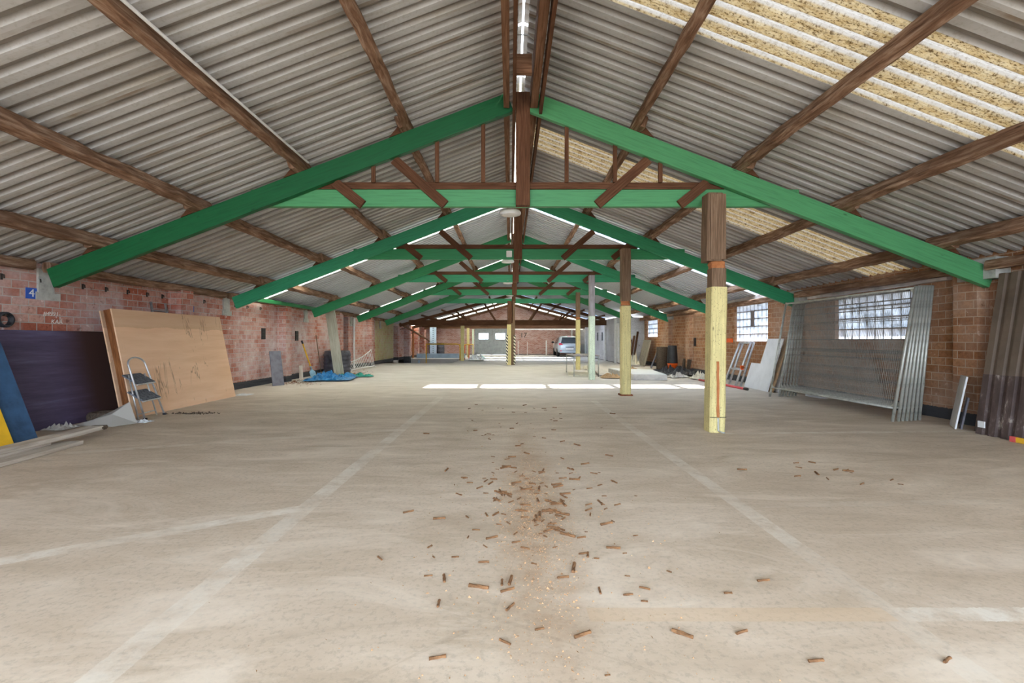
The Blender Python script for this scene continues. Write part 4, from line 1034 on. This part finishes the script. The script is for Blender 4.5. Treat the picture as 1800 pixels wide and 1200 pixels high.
# stack of flat panels
t = thing('insulation_panel', 'thick pale insulation panel lying on the floor before the drum', 'panel', (4.0, 15.0, 0))
m = MB().slab([(-.35, -1.5, 0), (.62, -1.6, 0), (.85, .6, 0), (-.45, 1.5, 0)], .17); bevel(m.build('panel_body', 'plasterb', t), .02)
MB().slab([(-.33, -1.45, .171), (.6, -1.55, .171), (.83, .58, .171), (-.43, 1.46, .171)], .012).build('panel_skin', 'white', t)
o = MB().slab([(2.95, 15.0, .01), (3.42, 14.8, .01), (3.4, 16.9, .1), (3.05, 17.2, .16)], .025).build('plasterboard_sheet', 'plasterb'); tag(o, 'broken pale plasterboard sheet beside the insulation panel', 'plasterboard')
crumple('brown_cardboard', 'chip', V((3.15, 14.3, 0)), .6, .6, .2, 'crumpled brown cardboard beside the broken plasterboard', 'cardboard', 31.2, 14, 10)
crumple('timber_scrap', 'chip', V((4.55, 17.0, 0)), .7, .9, .24, 'brown torn cardboard behind the insulation panel', 'cardboard', 17.7, 12, 10)
crumple('black_sheeting', 'black', V((5.6, 15.6, 0)), 1.0, 1.5, .36, 'crumpled black plastic sheeting beside the insulation panel', 'plastic sheeting', 41.1, 24, 20, .3, 4.0)
crumple('grey_sheeting', 'plasterb', V((5.3, 14.45, 0)), .6, .5, .2, 'grey crumpled sheeting in front of the black plastic', 'plastic sheeting', 44.1, 14, 12, .3, 3.0)
crumple('rubble_sack', 'cream', V((5.75, 13.75, 0)), .5, .6, .26, 'pale rubble sack beside the black plastic, by the yellow post', 'sack', 51.1, 14, 12)
t = thing('orange_bucket', 'orange bucket standing by the window wall', 'bucket', (6.2, 17.4, 0))
MB().lathe([(.15, 0), (.19, .3), (.2, .3), (.2, .27), (.185, .27)], n=28).build('bucket_body', 'orange', t, smooth=True)
MB().tube([(.19*math.cos(PI*k/8), -.19*math.sin(PI*k/8)*.6, .28-.1*math.sin(PI*k/8)) for k in range(9)], .005, 5).build('bucket_handle', 'galv', t)
t = thing('black_bin', 'black tapered bin upside down on the orange bucket', 'bin', (6.2, 17.42, .302))
MB().lathe([(.205, 0), (.2, .03), (.165, .66), (.15, .68), (.0001, .68)], n=28).build('bin_body', 'black', t, smooth=True)
t = thing('green_drum', 'dull green-grey drum beside the black bin', 'drum', (6.05, 18.15, 0))
MB().lathe([(.2, 0), (.22, .1), (.22, .45), (.23, .47), (.22, .5), (.22, .88), (.2, .92), (.0001, .92)], n=24).build('drum_body', plain and 'soil', t, smooth=True)
lean((5.98, 19.4, 0), (5.9, 19.0, 0), .3, .75, .025, 'grey', 'dark_board', 'dark board leaning behind the green-grey drum', 'board')
o = corr_sheet('corrugated_offcut', 'corr', 'pale corrugated offcuts standing below the small glass block window', 6.1, 20.6, 21.6, .3, 1.2, .2, .06)
o['category'] = 'corrugated sheet'
for k, (y, x) in enumerate(((16.9, 6.42), (16.2, 6.3))):
    tag(MB().beam((x, y, 0), (x+.08, y, .5), .12, .1, up=(0, 1, 0), seg=4, rough=.01).build('timber_stump', 'soil'), ['dark rotten timber stump beside the bucket', 'dark rotten timber stump nearer the trestle'][k], 'timber')
for k in range(3):
    tag(MB().beam((5.95-.17*k, 22.05, .01), (6.25-.17*k, 22.3, 1.6-.2*k), .09, .05, seg=3, rough=.003).build('leaning_batten', 'brown'), ['tallest brown batten leaning in the far corner', 'middle brown batten leaning in the far corner', 'shortest brown batten leaning in the far corner'][k], 'batten', 'battens in the far corner')
crumple('pale_sack', 'cream', V((5.6, 20.7, 0)), .45, .55, .75, 'pale sack standing beside the corrugated offcuts', 'sack', 61.1, 12, 12)

# ------------------------------------------------------------------ pit, railings, far clutter
t = thing('pit_beam', 'pale blue steel plate beam across the loading pit', 'beam', (-5.6, 27.2, 0))
MB().box((-.0, 0, .1), (2.9, .1, .38)).build('plate', 'lightblue', t)
for x in (.15, 2.75): MB().beam((x, .05, -.02), (x-.1, -.3, -1.05), .1, .1, up=(1, 0, 0)).build('leg', 'lightblue', t)
t = thing('yellow_railing', 'yellow pipe railing along the loading pit', 'railing', (-2.95, 25.3, 0))
MB().tube([(-2.0, 1.5, .95), (-.2, 1.5, .95), (-.05, 1.45, .92), (0, 1.4, .8), (0, 1.4, 0)], .035, 8).build('bent_rail', 'steelyellow', t, smooth=True)
MB().tube([(0, 1.4, .9), (.5, 4.6, .9), (.5, 4.6, 0)], .03, 8).build('side_rail', 'steelyellow', t, smooth=True)
MB().tube([(-2.0, 1.5, .95), (-2.0, 1.5, -1.08)], .03, 8).build('pit_post', 'steelyellow', t, smooth=True)
for q in (.33, .66): MB().tube([(.5*q, 1.4+3.2*q, .9), (.5*q, 1.4+3.2*q, 0)], .03, 8).build('upright', 'orange', t, smooth=True)
t = thing('handrail', 'long sloping wooden handrail on the wall above the pit', 'handrail', (WL+.3, 25.95, 0))
MB().tube([(0.02, .0, 2.12), (.35, 6.4, 1.25), (.5, 8.0, .95), (.75, 8.6, .95)], .06, 8).build('rail', 'ridge', t, smooth=True)
for q in (.2, .5, .8): MB().tube([(-.3, 6.4*q, 2.0-.87*q), (.02+.33*q, 6.4*q, 2.1-.87*q)], .02, 6).build('bracket', 'iron', t)
for x, y, mt, lb, h in ((-5.35, 34.9, 'barrel', 'dark blue drum by the far wall behind the pit', .95), (-6.0, 35.2, 'soil', 'brown drum by the far wall behind the pit', .9)):
    t = thing('far_drum', lb, 'drum', (x, y, 0), group='drums by the far wall')
    MB().lathe([(.27, 0), (.29, .05), (.29, h*.33), (.3, h*.35), (.29, h*.37), (.29, h*.66), (.3, h*.68), (.29, h*.7), (.28, h), (.0001, h)], n=24).build('drum_body', mt, t, smooth=True)
tag(MB().beam((-6.45, 30.2, -1.1), (-6.45, 30.2, 2.1), .12, .1, up=(0, 1, 0), seg=3).build('orange_upright', 'orangewood'), 'orange wooden upright on the wall of the pit', 'upright')
t = thing('steel_upright', 'pale blue perforated steel upright beside the pit', 'upright', (-5.35, 31.5, 0))
MB().box((-.22, 0, 0), (.22, .12, 2.15)).build('upright_body', 'lightblue', t)
m = MB()
for k in range(14): m.box((-.02, -.012, .15+k*.14), (.03, .002, .2+k*.14))
m.build('slots', 'dark', t)
crumple('plastic_bags', 'whitepaint', G(830, 634)+V((.25, 0, 0)), .9, 1.2, .5, 'pile of white plastic bags beside the pit post', 'bags', 71.1, 16, 14)
crumple('green_netting', 'greentarp', G(842, 632), .7, .9, .35, 'green and white netting heap beside the white bags', 'netting', 75.1, 14, 12)
for k, (x, w, h) in enumerate(((.62, .05, 1.1), (1.35, .04, 1.05), (2.85, .1, 1.15), (3.45, .06, 1.1))):
    lb = ['thin white stake at the far wall beside the double door', 'thin white stake below the painted 17', 'thickest white stake at the far wall', 'white stake at the far wall next to the car'][k]
    tag(MB().beam((x, YF-.3, 0), (x, YF-.3, h), w, w, up=(0, 1, 0)).build('white_stake', 'whitepaint'), lb, 'stake', 'white stakes along the far wall')
tag(MB().beam((4.9, YF-.08, 0), (4.9, YF-.08, 2.3), .1, .08, up=(0, 1, 0)).build('downpipe', 'whitepaint'), 'white pipe on the far wall above the car', 'pipe')

# ------------------------------------------------------------------ car (rear towards the camera)
cx, cy = 4.2, 32.2
car = thing('car', 'silver hatchback parked beyond the mint post, rear towards us', 'car', (cx, cy, 0))
ST = [  # y, zbottom, wlow, zbelt, wbelt, zroof, wroof
    (0.0, .42, .72, .86, .70, .90, .62), (.06, .26, .80, .92, .78, 1.02, .64), (.22, .24, .83, .94, .81, 1.28, .60), (.45, .22, .84, .94, .83, 1.44, .58), (.9, .22, .845, .93, .835, 1.49, .58),
    (1.7, .22, .845, .92, .835, 1.48, .58), (2.2, .22, .845, .91, .83, 1.40, .58), (2.65, .22, .84, .90, .82, 1.12, .64), (2.85, .22, .84, .89, .81, .97, .70), (3.3, .22, .82, .84, .78, .90, .68), (3.55, .24, .76, .72, .72, .78, .62), (3.68, .32, .62, .6, .6, .64, .5)]
m = MB(); rings = []
for (y, zb, wl_, zk, wk, zr, wr_) in ST:
    half = [(wl_*.86, zb), (wl_, zb+.1), (wl_*1.0, zb+(zk-zb)*.6), (wk, zk), ((wk*.35+wr_*.65), zk+(zr-zk)*.75), (wr_*.9, zr-.01), (wr_*.45, zr+.015)]
    pts = half+[(-x, z) for x, z in half[::-1]]
    rings.append([m.vert((x, y, z)) for x, z in pts])
n = len(rings[0])
for i in range(len(rings)-1):
    for k in range(n): m.face((rings[i][k], rings[i][(k+1) % n], rings[i+1][(k+1) % n], rings[i+1][k]))
m.face(rings[0]); m.face(rings[-1][::-1])
body = m.build('body', 'car', car, smooth=True); sb = body.modifiers.new('sub', 'SUBSURF'); sb.levels = 1; sb.render_levels = 1
MB().slab([(-.62, -.005, .97), (.62, -.005, .97), (.5, .26, 1.37), (-.5, .26, 1.37)][::-1], -.02).build('rear_window', 'carglass', car)
for s in (-1, 1):
    MB().slab([(s*.83, .5, .97), (s*.83, 2.4, .95), (s*.68, 2.05, 1.34), (s*.67, .62, 1.36)], .012*s).build('side_window', 'carglass', car)
    m = MB().slab([(s*.46, -.03, .84), (s*.76, -.0, .82), (s*.76, .02, .97), (s*.6, -.02, .97)], .05); bevel(m.build('tail_light', 'taillight', car), .01)
    m = MB().box((s*.62-.06, -.03, .36), (s*.62+.06, .05, .44)); m.build('fog_light', 'taillight', car)
    for y in (.62, 2.95):
        w = MB().lathe([(.2, -.1), (.29, -.1), (.3, -.07), (.3, .07), (.29, .1), (.2, .1)], (s*.76, y, .3), 28, 'x').build('wheel', 'tyre', car, smooth=True)
        MB().lathe([(.0001, .085), (.19, .1), (.2, .06), (.2, -.06), (.19, -.1), (.0001, -.085)], (s*.76, y, .3), 20, 'x').build('rim', 'alu', w)
    mr = MB().box((s*.98-.1, 2.15, .95), (s*.98+.1, 2.28, 1.08)); bevel(mr.build('wing_mirror', 'black', car), .03)
m = MB().box((-.68, -.04, .27), (.68, .05, .4)); bevel(m.build('bumper', 'car', car), .03)
MB().box((-.27, -.05, .5), (.27, .02, .62)).build('number_plate', 'white', car)
MB().box((-.3, -.012, .66), (.3, .05, .7)).build('boot_trim', 'black', car)
MB().box((-.14, .16, 1.42), (.14, .22, 1.45)).build('brake_light', 'taillight', car)

# ------------------------------------------------------------------ debris under the ridge
protos = []
for k in range(5):
    m = MB(); L = .03+.014*k; r = .0035+.0007*k
    m.beam((-L/2, 0, r), (L/2, 0, r+.003*(k % 2)), r*2.4, r*1.9, seg=4, rough=r*.35, ch=.35)
    protos.append(m)
SLAB = 'small brown stick of rotten wood on the concrete beneath the ridge'
base_sticks = []
for k in range(240):
    if k < 160: x, y = R.gauss(.15, .33), 2.2+abs(R.gauss(1.2, .75))
    elif k < 205: x, y = R.gauss(.2, .5), R.uniform(4.2, 8.5)
    elif k < 226: x, y = R.gauss(.4, .45), R.uniform(1.5, 2.4)
    else: x, y = R.gauss(2.9, .25), R.gauss(4.1, .2)
    q = k % 5
    if k < 5: o = protos[q].build('wood_stick', 'bark'); base_sticks.append(o)
    else: o = base_sticks[q].copy(); COL.objects.link(o)
    o.location = (x, y, .0005); o.rotation_euler = (0, 0, R.choice((R.gauss(0, .5), R.uniform(0, PI))))
    s = R.uniform(.6, 1.25); o.scale = (s, s, s)
    tag(o, SLAB if k < 226 else 'small brown stick on the bare floor in front of the nearest yellow post', 'wood stick', 'wood sticks under the ridge' if k < 226 else 'wood sticks on the open floor')
m = MB()
for k in range(3600):
    q = R.random()
    if q < .7: x, y = R.gauss(.16, .11), R.gauss(3.1, .75)
    else: x, y = R.gauss(.16, .42), R.uniform(1.6, 6.5)
    if y < 1.3: continue
    r = R.uniform(.0018, .0055)*(1.6 if R.random() < .1 else 1); p = V((x, y, 0))
    i = [m.vert(p+V((R.uniform(-r, r)*1.5, R.uniform(-r, r)*1.2, 0))) for _ in range(3)]+[m.vert(p+V((0, 0, r*1.1)))]
    for f_ in ((0,1,2),(0,1,3),(1,2,3),(0,2,3)): m.face([i[z] for z in f_])
tag(m.build('wood_crumbs', 'crumb'), 'scatter of reddish wood crumbs down the middle of the floor', 'debris', kind='stuff')

# ------------------------------------------------------------------ light, camera
w = bpy.data.worlds.new('sky'); scene.world = w; w.use_nodes = True
nt = w.node_tree; nt.nodes.clear()
bg = nt.nodes.new('ShaderNodeBackground'); ou = nt.nodes.new('ShaderNodeOutputWorld')
bg.inputs[0].default_value = (.74, .86, 1.0, 1); bg.inputs[1].default_value = 1.0
nt.links.new(bg.outputs[0], ou.inputs[0])
sl = bpy.data.lights.new('sun', 'SUN'); sl.energy = 4.0; sl.angle = math.radians(1.2); sl.color = (1, .965, .91)
so = bpy.data.objects.new('sun', sl); COL.objects.link(so)
dvec = V((-.61, .02, -1)).normalized(); so.rotation_euler = dvec.to_track_quat('-Z', 'Y').to_euler()
cam = bpy.data.cameras.new('camera'); co = bpy.data.objects.new('camera', cam); COL.objects.link(co)
co.location = (0, 0, CH); co.rotation_euler = (PI/2, 0, 0)
cam.sensor_width = 36; cam.lens = 16; cam.shift_x = 3/1800; cam.shift_y = -3/1800; cam.clip_start = .05; cam.clip_end = 300
scene.camera = co
scene.view_settings.view_transform = 'Standard'; scene.view_settings.look = 'None'; scene.view_settings.gamma = 1
scene.view_settings.exposure = 3.6
cy_ = scene.cycles
cy_.max_bounces = 10; cy_.diffuse_bounces = 7; cy_.transparent_max_bounces = 12; cy_.transmission_bounces = 6; cy_.glossy_bounces = 3
cy_.caustics_reflective = False; cy_.caustics_refractive = False
cy_.use_denoising = True
cy_.sample_clamp_indirect = 6
